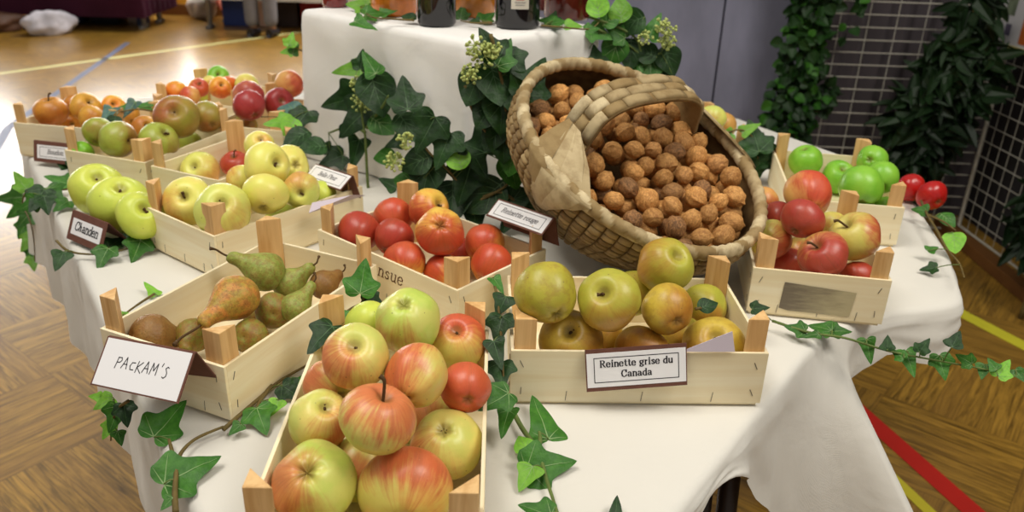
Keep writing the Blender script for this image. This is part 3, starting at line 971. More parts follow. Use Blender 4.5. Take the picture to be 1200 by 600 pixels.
# id: variety, blush amount, blush direction (right, up, toward), streaks, pole shown (right, up) or None, end, stem, label
APPLES = {
    'B1': ('mixg', .16, (-.5, -.7, .3), .5, (-.12, .55), 'c', 0, 'pale green apple topmost at the back of the nearest crate'),
    'B2': ('mix', .38, (-.8, -.4, .3), .7, (-.05, .42), 's', 0, 'green apple with a pink left flank, upper left in the nearest crate'),
    'B3': ('mixd', .52, (.25, .9, -.1), .5, (-.05, .5), 's', 0, 'apple with a red top and yellow front, back right corner of the nearest crate'),
    'B4': ('mixr', .46, (-.7, .4, .2), .7, None, 's', 0, 'pink and yellow apple seen side on, in the middle of the nearest crate'),
    'B5': ('mixd', .92, (.1, .2, .9), .2, None, 'c', 0, 'small all orange-red apple at the right board of the nearest crate'),
    'B6': ('mix', .50, (.35, .6, .5), 1.0, (.28, .78), 's', 2, 'striped pink apple with a stem, topmost in the middle of the nearest crate'),
    'B7': ('mix', .30, (.7, -.4, .4), .6, (.22, .48), 's', 0, 'yellow apple with a dark cavity at the left board of the nearest crate'),
    'B8': ('mix', .24, (-.8, -.4, .2), .5, (-.08, .48), 'c', 0, 'large pale yellow-green apple at the right board of the nearest crate'),
    'B9': ('mixg', .36, (-.8, -.1, .3), .5, (-.2, .30), 'c', 0, 'green apple with an orange left flank, front left corner of the nearest crate'),
    'B10': ('mixr', .46, (.2, .75, .1), .9, (-.1, -.72), 'c', 0, 'big orange-red apple at the front of the nearest crate, calyx downward'),
    'B11': ('mix', .35, (-.6, 0, .5), .4, None, 's', 0, 'half hidden yellow-pink apple against the left board of the nearest crate'),
    'B12': ('grn', .0, (0, 0, 1), .3, None, 's', 0, 'pale green apple peeping out behind the topmost green apple of the nearest crate'),
    'B13': ('mixg', .2, (0, 0, 1), .3, None, 's', 0, 'shaded green apple at the bottom between the two front apples of the nearest crate'),
    'B14': ('mixg', .3, (0, 0, 1), .3, None, 's', 0, 'shaded apple low in the nearest crate, under the small orange-red one'),
    'A1': ('rein', .15, (0, -1, 0), .2, None, 's', 0, 'greyish green apple in the left back of the Reinette grise du Canada crate'),
    'A2': ('reing', .36, (.1, -.9, .1), .3, (-.24, .27), 's', 0, 'big yellow-green apple with open cavity, centre of the Reinette grise du Canada crate'),
    'A3': ('reing', .3, (-.6, .2, .3), .3, (.5, .42), 's', 0, 'creased yellow-green apple topmost in the Reinette grise du Canada crate'),
    'A4': ('reino', .35, (.6, -.3, .3), .2, None, 's', 0, 'smooth ochre apple below the topmost one in the Reinette grise du Canada crate'),
    'A5': ('reing', .3, (0, -.5, .5), .2, None, 's', 0, 'apple under a green leaf at the right back of the Reinette grise du Canada crate'),
    'A6': ('reino', .3, (.5, -.5, .3), .2, (-.05, .36), 's', 0, 'yellow-brown apple front left in the Reinette grise du Canada crate'),
    'A7': ('reino', .45, (0, -.2, .8), .2, None, 's', 0, 'orange-brown apple behind the Reinette grise du Canada card'),
    'A8': ('reino', .3, (-.3, -.6, .3), .2, (.08, .42), 's', 0, 'yellow apple front right in the Reinette grise du Canada crate'),
    'A9': ('reing', .1, (0, 0, 1), .2, None, 's', 0, 'hidden green apple behind the centre of the Reinette grise du Canada crate'),
    'A10': ('reino', .2, (0, 0, 1), .2, None, 's', 0, 'shaded ochre apple low between the two left apples of the Reinette grise du Canada crate'),
    'A11': ('rein', .2, (0, 0, 1), .2, None, 's', 0, 'shaded apple low behind the right half of the Reinette grise du Canada card'),
    'C1': ('redy', .62, (.2, -.7, .4), .5, (0, .3), 'c', 0, 'red apple with yellow around its calyx, front and centre in the red apple crate'),
    'C2': ('redy', .55, (-.5, -.7, .2), .5, (.66, .3), 's', 0, 'topmost red apple with a yellow shoulder in the red apple crate'),
    'C3': ('redy', .82, (-.3, .3, .8), .4, None, 's', 0, 'orange-red apple at the far left board of the red apple crate'),
    'C4': ('red', .98, (0, .2, .8), .3, None, 's', 0, 'dark crimson apple in the left half of the red apple crate'),
    'C5': ('red', .98, (0, .5, .8), .25, None, 's', 0, 'bright scarlet apple in the left corner of the red apple crate'),
    'C6': ('redy', .62, (0, .8, .2), .4, None, 's', 0, 'red apple fading to yellow above the brown lettering of its crate'),
    'C7': ('redy', .5, (-.7, .3, .2), .4, None, 's', 0, 'orange-yellow apple hidden behind the front corner post of the red apple crate'),
    'C8': ('redy', .6, (-.5, .5, .3), .4, None, 'c', 0, 'russet red apple at the back right of the red apple crate'),
    'C9': ('redy', .76, (.2, .4, .6), .4, None, 's', 0, 'orange-red apple along the right board of the red apple crate'),
    'C10': ('red', .9, (0, 0, 1), .3, None, 's', 0, 'red apple low in the middle of the red apple crate, barely showing'),
    'E1': ('yel', .12, (-.7, -.3, .2), .2, (-.25, .25), 's', 0, 'big yellow apple at the left end of the yellow apple crate'),
    'E2': ('yelg', .1, (.4, -.2, .3), .2, (-.06, .32), 's', 0, 'big green-yellow apple with a wide cavity at the front post of the yellow apple crate'),
    'E3': ('yel', .0, (0, 0, 1), .2, None, 's', 0, 'smooth round yellow-green apple in the middle of the yellow apple crate'),
    'E4': ('yel', .16, (0, -.9, .2), .2, (.6, .18), 's', 0, 'big yellow apple topmost in the yellow apple crate'),
    'E5': ('yel', .0, (0, 0, 1), .2, (.4, .05), 'c', 0, 'yellow apple with calyx showing, right of the topmost yellow apple'),
    'E6': ('yelg', .42, (-.3, .9, .1), .3, (-.05, -.2), 's', 0, 'green-yellow apple with an orange blush above its cavity, right half of its crate'),
    'E7': ('grn', .0, (0, 0, 1), .2, None, 's', 0, 'light green apple directly below the bordered card of the yellow apple crate'),
    'E8': ('grn', .0, (0, 0, 1), .2, None, 's', 0, 'green apple low beside the lavender paper slip'),
    'E9': ('grn', .0, (0, 0, 1), .2, None, 's', 0, 'green apple low at the front board of the yellow apple crate'),
    'E10': ('yelg', .36, (.9, -.2, .2), .3, (-.4, .3), 's', 0, 'greenish apple with a pink right side behind the big yellow apple on the left'),
    'E11': ('red', .9, (0, .2, .8), .3, (-.2, .75), 's', 2, 'small red apple with a long stem behind the yellow apples'),
    'E12': ('yel', .3, (-.95, .2, 0), .3, None, 's', 0, 'small yellow apple with a pink left cheek among the yellow apples'),
    'E13': ('yel', .12, (.2, .1, .5), .3, (.1, .6), 's', 0, 'small yellow apple at the far back of the yellow apple crate'),
    'G1': ('bro', .34, (-.85, .1, .2), .3, (-.16, .28), 's', 0, 'biggest brown-green apple with a dark cavity in the brown-green apple crate'),
    'G2': ('bro', .1, (0, -.3, .3), .2, None, 's', 0, 'plain brown-green apple right of the biggest one in its crate'),
    'G3': ('brog', .15, (.4, -.2, .2), .2, (.42, .6), 's', 0, 'glossy green apple at the right front of the brown-green apple crate'),
    'G4': ('brog', .38, (.9, -.1, .1), .2, (.72, -.1), 's', 0, 'green apple turning brown on its right side in the brown-green apple crate'),
    'G5': ('brog', .1, (0, 0, 1), .2, None, 's', 0, 'leftmost olive green apple in the brown-green apple crate'),
    'G6': ('rusy', .3, (-.5, .3, .3), .2, (.2, .3), 's', 0, 'small tan apple at the back left of the brown-green apple crate'),
    'G7': ('brog', .0, (0, 0, 1), .2, None, 's', 0, 'shaded dark green apple low at the right board of the brown-green apple crate'),
    'G8': ('gran', .0, (0, 0, 1), .2, None, 's', 0, 'tiny bright green apple behind the left post of the brown-green apple crate'),
    'F1': ('rus', .35, (.1, -.5, .4), .2, (-.25, .92), 's', 2, 'orange-brown russet apple with an upright dark stem'),
    'F2': ('rusy', .2, (0, -.3, .3), .2, (.35, .55), 's', 0, 'tan russet apple in the middle of the russet crate'),
    'F3': ('rusy', .1, (0, 0, 1), .2, None, 's', 0, 'small yellow-orange russet apple at the front board of its crate'),
    'F4': ('rusy', .2, (0, 0, 1), .2, (.1, -.1), 'c', 0, 'small low russet apple with calyx showing at the front board'),
    'F5': ('oran', .1, (0, 0, 1), .2, (0, .3), 's', 0, 'light orange russet apple on the right of its crate, by the green leaves'),
    'F6': ('rusy', .1, (0, 0, 1), .2, None, 's', 0, 'ochre russet apple partly covered by blue-green leaves'),
    'F7': ('rus', .1, (0, 0, 1), .2, None, 's', 0, 'dull russet apple behind the tan one, by the back post'),
    'H1': ('oran', .25, (-.3, -.3, .5), .2, None, 's', 0, 'orange apple at the left end of the farthest crate'),
    'H2': ('pchy', .4, (-.6, .2, .2), .2, None, 's', 0, 'pinkish apple second from the left in the farthest crate'),
    'H3': ('redy', .62, (.3, .2, .6), .6, (0, .6), 's', 1, 'red and yellow flecked apple with a stem in the farthest crate'),
    'H4': ('grn', .15, (-.5, 0, .2), .2, (.4, .4), 's', 0, 'yellow-green apple at the front of the farthest crate'),
    'H5': ('gran', .0, (0, 0, 1), .2, (-.05, .4), 's', 0, 'bright green apple topmost in the farthest crate'),
    'H6': ('yel', .1, (0, 0, 1), .2, None, 's', 0, 'small pale yellow apple under the bright green one in the farthest crate'),
    'H7': ('oran', .5, (.1, 0, .7), .2, None, 's', 0, 'deep orange apple right of centre in the farthest crate'),
    'H8': ('oran', .35, (.1, -.5, .5), .6, (.2, .4), 's', 0, 'yellow apple streaked orange at the front of the farthest crate'),
    'H9': ('yel', .08, (0, 0, 1), .2, None, 's', 0, 'yellow apple at the right end of the farthest crate'),
    'I1': ('dus', .5, (.4, -.4, .4), .3, None, 's', 0, 'dusky pink apple behind the darkest red one beside the riser'),
    'I2': ('dus', .9, (0, .2, .8), .2, None, 's', 0, 'dark red apple at the front of the dusky red apple crate'),
    'I3': ('dus', .75, (.3, .3, .5), .4, (.2, .2), 's', 0, 'rosy apple close to the left edge of the cloth covered riser'),
    'I4': ('pchy', .45, (.8, .1, .2), .5, (-.7, -.6), 'c', 0, 'peach coloured apple topmost beside the cloth covered riser'),
    'I5': ('bro', .1, (0, 0, 1), .2, None, 's', 0, 'brown-green apple low at the front board of the dusky red apple crate'),
    'I6': ('dus', .5, (0, 0, 1), .2, None, 's', 0, 'pinkish apple at the left front of the dusky red apple crate'),
    'M1': ('grn', .0, (0, 0, 1), .2, (0, .55), 's', 0, 'leftmost of three loose yellow-green apples on the cloth'),
    'M2': ('grn', .0, (0, 0, 1), .2, (.05, .68), 's', 0, 'biggest, middle one of three loose yellow-green apples on the cloth'),
    'M3': ('grn', .0, (0, 0, 1), .2, (.12, .40), 's', 0, 'loose yellow-green apple tucked against the yellow apple crate'),
    'J1': ('pchy', .5, (.7, .5, .2), .5, None, 's', 0, 'large peach and red apple topmost at the back of the grey-patched crate'),
    'J2': ('jred', .97, (0, .2, .8), .5, None, 's', 0, 'darkest crimson apple in the middle of the grey-patched crate'),
    'J3': ('jyel', .5, (.6, -.5, .2), .6, (-.3, -.1), 's', 0, 'red apple with a yellow-green cavity beside the basket rim'),
    'J4': ('jred', .74, (.3, -.3, .5), .7, (-.36, .56), 's', 1, 'red apple with stem and yellow shoulder at the front of the grey-patched crate'),
    'J5': ('jyel', .36, (.95, .2, -.1), .5, (-.42, .62), 's', 2, 'yellow apple with red right side and stem in the grey-patched crate'),
    'J6': ('jred', .8, (0, 0, 1), .4, None, 's', 0, 'pinkish red apple low behind the left front post of the grey-patched crate'),
    'J7': ('red', .98, (0, 0, 1), .3, None, 's', 0, 'red apple low at the right front of the grey-patched crate'),
    'J8': ('pchy', .35, (.3, -.6, .2), .4, None, 's', 0, 'peach yellow apple at the left back, just beyond the basket rim'),
    'J9': ('jred', .75, (0, 0, 1), .5, None, 's', 0, 'rose red apple between the peach apple and the crimson one'),
    'J10': ('jyel', .1, (0, 0, 1), .3, None, 's', 0, 'yellow-green apple low behind the crimson one in the grey-patched crate'),
    'J11': ('jyel', .2, (0, 0, 1), .3, None, 's', 0, 'yellow apple low in the gap under the crimson one'),
    'K1': ('gran', .0, (0, 0, 1), .2, (-.1, .9), 's', 0, 'green apple at the left back post of the green apple crate'),
    'K2': ('gran', .0, (0, 0, 1), .2, (.28, .6), 's', 0, 'green apple with a dark cavity, in the middle of the green apple crate'),
    'K3': ('gran', .0, (0, 0, 1), .2, None, 's', 0, 'biggest green apple, at the front board of the green apple crate'),
    'K4': ('gran', .0, (0, 0, 1), .2, (-.2, .1), 'c', 0, 'dimpled green apple at the right back post of its crate'),
    'K5': ('gran', .0, (0, 0, 1), .2, None, 's', 0, 'green apple at the right end of the green apple crate'),
    'K6': ('gran', .0, (0, 0, 1), .2, None, 's', 0, 'dark green apple low in the right corner of its crate'),
    'R1': ('glos', .5, (0, .2, .6), .1, None, 's', 0, 'glossy red apple half hidden behind the green apple crate'),
    'R2': ('glos', .5, (0, .2, .6), .1, None, 's', 0, 'glossy red apple standing free at the right edge of the tablecloth'),
    'L1': ('yelg', .05, (0, 0, 1), .2, None, 's', 0, 'yellow-green apple right behind the basket handle'),
    'L2': ('yelg', .42, (.5, .4, .4), .4, None, 's', 0, 'yellow and orange apple by the post behind the basket'),
    'L3': ('redy', .6, (.6, .3, .3), .4, None, 's', 0, 'red and yellow apple under dark leaves just behind the basket rim'),
    'L4': ('yel', .05, (0, 0, 1), .2, None, 's', 0, 'small yellow apple low against the far rim of the basket'),
}
GRP = {'A': 'russet green apples', 'B': 'striped apples in the nearest crate', 'C': 'bright red apples', 'E': 'yellow apples', 'F': 'russet apples', 'G': 'brown-green apples',
       'H': 'small orange and yellow apples', 'I': 'dusky red apples', 'J': 'red and yellow apples', 'K': 'bright green apples', 'L': 'apples behind the basket', 'M': 'loose yellow-green apples', 'R': 'glossy red apples'}
POS = {
    'B1': (-0.1053, 0.7334, 0.8586, 0.0349),
    'B2': (-0.1388, 0.6355, 0.8721, 0.0310),
    'B3': (-0.0555, 0.7549, 0.8204, 0.0318),
    'B4': (-0.0824, 0.6226, 0.8642, 0.0283),
    'B5': (-0.0399, 0.6494, 0.8350, 0.0249),
    'B6': (-0.1070, 0.5570, 0.8634, 0.0324),
    'B7': (-0.1669, 0.6013, 0.8273, 0.0282),
    'B8': (-0.0550, 0.6115, 0.7976, 0.0345),
    'B9': (-0.1602, 0.5427, 0.8076, 0.0357),
    'B10': (-0.0841, 0.5476, 0.7960, 0.0406),
    'B11': (-0.1694, 0.6544, 0.8291, 0.0260),
    'B12': (-0.1509, 0.7636, 0.8350, 0.0255),
    'B13': (-0.1331, 0.5921, 0.7812, 0.0309),
    'B14': (-0.0804, 0.6683, 0.7849, 0.0320),
    'A1': (0.0378, 0.7820, 0.8690, 0.0338),
    'A2': (0.1055, 0.7798, 0.8648, 0.0347),
    'A3': (0.1800, 0.8737, 0.8628, 0.0331),
    'A4': (0.1712, 0.7910, 0.8501, 0.0289),
    'A5': (0.2389, 0.8966, 0.7980, 0.0285),
    'A6': (0.0682, 0.7883, 0.8065, 0.0370),
    'A7': (0.1491, 0.7893, 0.7919, 0.0344),
    'A8': (0.2289, 0.7934, 0.8016, 0.0363),
    'A9': (0.1480, 0.8963, 0.8128, 0.0314),
    'A10': (0.1068, 0.8351, 0.7835, 0.0301),
    'A11': (0.2019, 0.8468, 0.7826, 0.0284),
    'C1': (-0.0964, 1.0041, 0.8433, 0.0329),
    'C2': (-0.1224, 1.0990, 0.8370, 0.0307),
    'C3': (-0.1759, 1.1152, 0.8155, 0.0301),
    'C4': (-0.1644, 1.0438, 0.8139, 0.0285),
    'C5': (-0.2182, 1.0646, 0.8110, 0.0302),
    'C6': (-0.1438, 0.9903, 0.8016, 0.0297),
    'C7': (-0.0905, 0.9939, 0.7836, 0.0288),
    'C8': (-0.0383, 1.0368, 0.8135, 0.0283),
    'C9': (-0.0268, 0.9827, 0.8067, 0.0283),
    'C10': (-0.0754, 1.0606, 0.7819, 0.0268),
    'E1': (-0.4815, 1.1311, 0.8248, 0.0367),
    'E2': (-0.4090, 1.0709, 0.8357, 0.0397),
    'E3': (-0.3636, 1.1239, 0.8426, 0.0337),
    'E4': (-0.3795, 1.1898, 0.8643, 0.0365),
    'E5': (-0.3617, 1.2525, 0.8444, 0.0329),
    'E6': (-0.3223, 1.1651, 0.8350, 0.0284),
    'E7': (-0.3035, 1.2071, 0.8100, 0.0255),
    'E8': (-0.3334, 1.2245, 0.7777, 0.0233),
    'E9': (-0.3576, 1.1738, 0.7816, 0.0265),
    'E10': (-0.5456, 1.3486, 0.7955, 0.0341),
    'E11': (-0.5128, 1.4314, 0.7818, 0.0266),
    'E12': (-0.4304, 1.2195, 0.8274, 0.0242),
    'E13': (-0.4096, 1.2603, 0.8725, 0.0246),
    'G1': (-0.6209, 1.4627, 0.8586, 0.0407),
    'G2': (-0.5908, 1.5245, 0.8438, 0.0309),
    'G3': (-0.6302, 1.3932, 0.8350, 0.0347),
    'G4': (-0.6916, 1.3716, 0.8420, 0.0327),
    'G5': (-0.7411, 1.4061, 0.8430, 0.0288),
    'G6': (-0.7098, 1.5192, 0.8200, 0.0245),
    'G7': (-0.6362, 1.5375, 0.7863, 0.0250),
    'G8': (-0.7663, 1.3862, 0.8122, 0.0196),
    'F1': (-0.9237, 1.5868, 0.8272, 0.0322),
    'F2': (-0.8653, 1.6080, 0.8323, 0.0308),
    'F3': (-0.8334, 1.5637, 0.8241, 0.0251),
    'F4': (-0.9232, 1.6482, 0.7877, 0.0230),
    'F5': (-0.8274, 1.6466, 0.8254, 0.0245),
    'F6': (-0.7876, 1.6244, 0.8164, 0.0226),
    'F7': (-0.9107, 1.6493, 0.8275, 0.0193),
    'H1': (-0.7430, 1.7643, 0.8313, 0.0242),
    'H2': (-0.7053, 1.7407, 0.8281, 0.0221),
    'H3': (-0.7060, 1.7988, 0.8327, 0.0227),
    'H4': (-0.7298, 1.8429, 0.8023, 0.0234),
    'H5': (-0.6898, 1.8822, 0.8399, 0.0256),
    'H6': (-0.6959, 1.8389, 0.8333, 0.0193),
    'H7': (-0.6534, 1.8294, 0.8311, 0.0250),
    'H8': (-0.6282, 1.7149, 0.8552, 0.0235),
    'H9': (-0.6046, 1.8164, 0.8376, 0.0267),
    'I1': (-0.5487, 1.6518, 0.8558, 0.0314),
    'I2': (-0.5295, 1.5925, 0.8502, 0.0321),
    'I3': (-0.5013, 1.6995, 0.8295, 0.0324),
    'I4': (-0.4918, 1.7551, 0.8569, 0.0313),
    'I5': (-0.5527, 1.6277, 0.7980, 0.0244),
    'I6': (-0.5614, 1.6832, 0.8143, 0.0215),
    'M1': (-0.6799, 1.2521, 0.7931, 0.0432),
    'M2': (-0.6115, 1.1816, 0.7960, 0.0464),
    'M3': (-0.5522, 1.1256, 0.8028, 0.0368),
    'J1': (0.4223, 1.1125, 0.8735, 0.0343),
    'J2': (0.3957, 1.0447, 0.8608, 0.0303),
    'J3': (0.3659, 1.0692, 0.8182, 0.0290),
    'J4': (0.4129, 0.9938, 0.8294, 0.0340),
    'J5': (0.4665, 1.0321, 0.8425, 0.0349),
    'J6': (0.3996, 1.0759, 0.7791, 0.0246),
    'J7': (0.4707, 1.0084, 0.7912, 0.0244),
    'J8': (0.3800, 1.1748, 0.8338, 0.0247),
    'J9': (0.3914, 1.1296, 0.8299, 0.0227),
    'J10': (0.4856, 1.1594, 0.8057, 0.0234),
    'J11': (0.4257, 1.1178, 0.7783, 0.0229),
    'K1': (0.5395, 1.4636, 0.8118, 0.0317),
    'K2': (0.6019, 1.4511, 0.7865, 0.0317),
    'K3': (0.5584, 1.2543, 0.8370, 0.0358),
    'K4': (0.6170, 1.3641, 0.8481, 0.0265),
    'K5': (0.6069, 1.2935, 0.8409, 0.0282),
    'K6': (0.6005, 1.2506, 0.8057, 0.0180),
    'R1': (0.7299, 1.4310, 0.7778, 0.0267),
    'R2': (0.7433, 1.3797, 0.7822, 0.0273),
    'L1': (0.3782, 1.5567, 0.8609, 0.0281),
    'L2': (0.4092, 1.5989, 0.8363, 0.0306),
    'L3': (0.4172, 1.5425, 0.7934, 0.0250),
    'L4': (0.4072, 1.5852, 0.7891, 0.0205),
}
_k = 0
for key, (var, amt, bd, stripe, pole, end, stem, label) in APPLES.items():
    x, y, z, r = POS[key]
    p = Vector((x, y, z))
    g1, g2, bl, russ, gloss = VAR[var]
    if pole:
        ax = facing(p, *pole)
        if end == 'c':
            ax = -ax
    else:
        ax = facing(p, random.uniform(-.5, .5), random.uniform(.5, .8), away=True)
    rot = ax.to_track_quat('Z', 'Y')
    rot = rot @ Quaternion((0, 0, 1), random.uniform(0, 6.28))
    tw = (CAM - p).normalized()
    rr_ = UP.cross(tw).normalized()
    uu_ = tw.cross(rr_)
    bv = (rr_ * bd[0] + uu_ * bd[1] + tw * bd[2]).normalized()
    bl_local = rot.inverted() @ bv
    mt = apple_mat(g1, g2, bl, amt, tuple(bl_local), stripe, russ, gloss, key)
    sh = APPLE_SHAPES[(_k * 2 + _k // 3) % 5] if key not in ('B4', 'J1', 'A3') else (9 + _k, 1.06, .06, .10)
    _k += 1
    me = apple_mesh(*(sh if len(sh) == 4 else sh)).mesh('apple', mt, True)
    o = link('apple', me)
    o.matrix_basis = Matrix.Translation(p) @ rot.to_matrix().to_4x4() @ Matrix.Diagonal((r * .985, r * .985, r * .985, 1))
    tag(o, label, 'apple', GRP[key[0]])
    if stem or (pole and end == 's'):
        link('stem', STEMS[stem], o)
    if pole and end == 'c':
        link('calyx', CALYX, o)

# ------------------------------------------------------------------ pears
def pear_mat(key, g1, g2, russ):
    t = NT('pear_skin_' + key, .5, .4)
    o = t.tc.outputs['Object']
    c = t.mix(t.ss(t.noise(o, 2.2, 4.0, .6), .36, .64), lin(g1), lin(g2))
    c = t.mix(t.math('MULTIPLY', t.ss(t.noise(o, 3.6, 8.0, .78), .44, .60), russ), c, lin((138, 92, 44)))
    vo = t.n('TexVoronoi', feature='F1')
    t.l(o, vo.inputs['Vector'])
    vo.inputs['Scale'].default_value = 8.0
    c = t.mix(t.math('MULTIPLY', t.ss(vo.outputs['Distance'], .24, .12), .6), c, lin((92, 68, 34)))
    t.bump(t.noise(o, 5.0, 4.0), .12, .02)
    return t.col(c)


def pear_mesh(seed, ln, neck, mt):
    """unit pear: belly radius 1 about the origin, neck toward +Z to height ln"""
    rows = []
    off = Vector((seed * 3.1, seed * 1.7, 5))
    N = 30
    for i in range(N + 1):
        q = i / N
        a = PI * q
        z = (math.cos(a) * .5 + .5)                      # 1 top .. 0 bottom
        zz = -0.95 + z * (ln + .95)
        s = (zz + .95) / (ln + .95)
        belly = math.sqrt(max(0, 1 - ((zz) / (.97 if zz < 0 else 1.25)) ** 2)) if zz < 1.25 else 0
        top = neck * math.sqrt(max(0, 1 - (max(0, zz - (ln - neck * 1.1)) / (neck * 1.1)) ** 2)) if zz > 0 else 0
        blend = neck + (1 - neck) * (.5 + .5 * math.cos(PI * min(1, max(0, zz / (ln * .78)))))
        r = belly if zz <= 0 else min(blend, 9) if zz < ln - neck * 1.1 else top
        r = r if zz <= 0 else min(r, 1)
        if i in (0, N):
            r = .02
        dim = .14 * math.exp(-(r / .25) ** 2) if zz < 0 else -.08 * math.exp(-(r / .12) ** 2)
        row = []
        for k in range(32):
            t_ = 2 * PI * k / 32
            p = Vector((r * math.cos(t_), r * math.sin(t_), zz + dim))
            p += Vector((.12 * max(0, zz) ** 2 / ln, 0, 0))
            d = noise.noise(p * .9 + off) * .10 + noise.noise(p * 2.4 + off) * .035
            row.append(p + Vector((p.x, p.y, 0)) * d)
        rows.append(row)
    b = MB()
    b.grid(rows[::-1], wrap=True)
    return b.mesh('pear', mt, True)


def pear(key, body, r, neck_dir, ln, neck, stem, cols, label, calyx=False):
    p = Vector(body)
    rot = Vector(neck_dir).normalized().to_track_quat('Z', 'Y')
    o = link('pear', pear_mesh(sum(map(ord, key)) % 17, ln, neck, pear_mat(key, *cols)))
    o.matrix_basis = Matrix.Translation(p) @ rot.to_matrix().to_4x4() @ Matrix.Diagonal((r, r, r, 1))
    tag(o, label, 'pear', 'brown and green pears')
    b = MB()
    top = Vector((.12 * ln, 0, ln - .1))
    b.tube(spline([top, top + Vector((.03, 0, .3)), top + Vector((.12, .1, .3 + stem * .6)), top + Vector((.35, .15, .3 + stem))], 4), [.055] * 9 + [.06, .07, .09, .1], 7)
    b.build('stem', M_STEM, o, True)
    if calyx:
        b = MB()
        b.lathe([(0, -.99), (.14, -.97), (.17, -.90), (.12, -.86), (0, -.84)], 10)
        b.build('calyx', M_CALYX, o, True)
    return o


def pdir(a, za, c, zc):
    return at(*c, zc) - at(*a, za)


GB = ((128, 132, 50), (146, 116, 48), .75)
GG = ((134, 150, 62), (158, 164, 78), .55)
BR = ((132, 96, 48), (146, 110, 54), .6)
OR = ((172, 150, 58), (206, 138, 64), .6)
pear('Dlying', at(277, 348, .832), .0262, pdir((277, 350), .832, (222, 386), .824), 2.3, .34, 1.3, OR, 'big orange-green pear lying topmost, its stem toward the name card')
pear('Dback', at(312, 319, .822), .0240, pdir((313, 319), .822, (275, 300), .842), 2.1, .36, .6, GG, 'mottled green pear lying at the back left board with its stem up')
pear('Dbend', at(338, 333, .802), .0205, pdir((338, 333), .802, (362, 316), .822), 2.0, .4, .25, GG, 'green pear with a bent neck at the back of the pear crate')
pear('Dbrown', at(379, 334, .800), .0185, (.6, .6, .2), 1.7, .45, .3, BR, 'small dark brown pear with its blossom end forward, far right corner', True)
pear('Dround', at(321, 364, .802), .0215, pdir((321, 364), .802, (326, 340), .77), 1.9, .4, .3, GB, 'round brown-green pear in the middle of the pear crate')
pear('Dpale', at(346, 362, .806), .0185, pdir((346, 362), .806, (366, 337), .826), 2.1, .36, .25, GG, 'pale mottled pear leaning on the right board of the pear crate')
pear('Dpost', at(294, 394, .795), .0200, (.1, .6, -.3), 1.7, .4, .25, GB, 'green-brown pear behind the front right post of the pear crate')
pear('Dneck', at(226, 393, .790), .0200, pdir((226, 393), .790, (212, 412), .79), 1.8, .4, .5, GB, 'dark green pear under the neck of the big orange-green pear')
pear('Dflat', at(178, 394, .797), .0250, pdir((178, 396), .795, (215, 400), .78), 1.8, .4, .3, BR, 'plain brown pear behind the handwritten name card')
pear('Dlow', at(303, 370, .778), .0185, (.2, .5, -.1), 1.6, .4, .3, GB, 'shaded brown pear low in the crate, under the big lying one')

# ------------------------------------------------------------------ walnut basket
def straw_mat(name, ca, cb, cc):
    t = NT(name, .72, .25)
    o = t.tc.outputs['Object']
    at_ = t.n('Attribute', attribute_name='strip')
    f = t.noise(o, 60.0, 4.0, .6)
    g = t.noise(o, 14.0, 3.0, .6)
    c = t.mix(t.ss(at_.outputs['Fac'], .1, .9), lin(ca), lin(cb))
    c = t.mix(t.math('MULTIPLY', t.ss(f, .4, .7), .45), c, lin(cc))
    c = t.mix(t.math('MULTIPLY', t.ss(g, .5, .75), .5), c, lin(cc))
    t.bump(f, .25, .002)
    return t.col(c)


M_STRAW = straw_mat('woven_straw', (140, 114, 74), (182, 156, 110), (98, 72, 42))
M_STRAW2 = straw_mat('pale_straw', (152, 128, 86), (214, 196, 156), (124, 98, 60))


def with_strip(b, name, mat, vals, parent):
    o = b.build(name, mat, parent, True)
    a = o.data.attributes.new('strip', 'FLOAT', 'POINT')
    a.data.foreach_set('value', vals)
    return o


PXM = 900.0
E2 = (RT * 120.6 + UP * 33.2 + FW * 90.1)
E1 = (RT * 92.1 - UP * 126.3 - FW * 76.8)
BA, BB, BD = E1.length / PXM, E2.length / PXM, .150
E1.normalize()
E2 = (E2 - E1 * E2.dot(E1)).normalized()
EN = E2.cross(E1)
if EN.z < 0:
    EN = -EN


def prof(s):
    """radius factor at depth fraction s below the rim"""
    return 1.0 + .05 * math.sin(PI * min(1, s / .6)) - .37 * max(0, (s - .1) / .9) ** 1.7


def body_pt(th, s, d=0.0):
    f = prof(s)
    return Vector(((BA * f + d) * math.cos(th) - .030 * s, (BB * f + d) * math.sin(th) + .018 * s, -BD * s))


BM = Matrix((E1, E2, EN)).transposed()
if BM.determinant() < 0:
    E2 = -E2
    BM = Matrix((E1, E2, EN)).transposed()
low = min((BM @ body_pt(2 * PI * k / 60, s / 20, .006)).z for k in range(60) for s in range(21))
CB = at(753.5, 175.8, TZ + .004 - low)
BM4 = BM.to_4x4()
BM4.translation = CB
bk = empty('walnut_basket', 'big oval woven straw basket of walnuts with one arched handle, tipped towards the crates', 'basket', M=BM4)

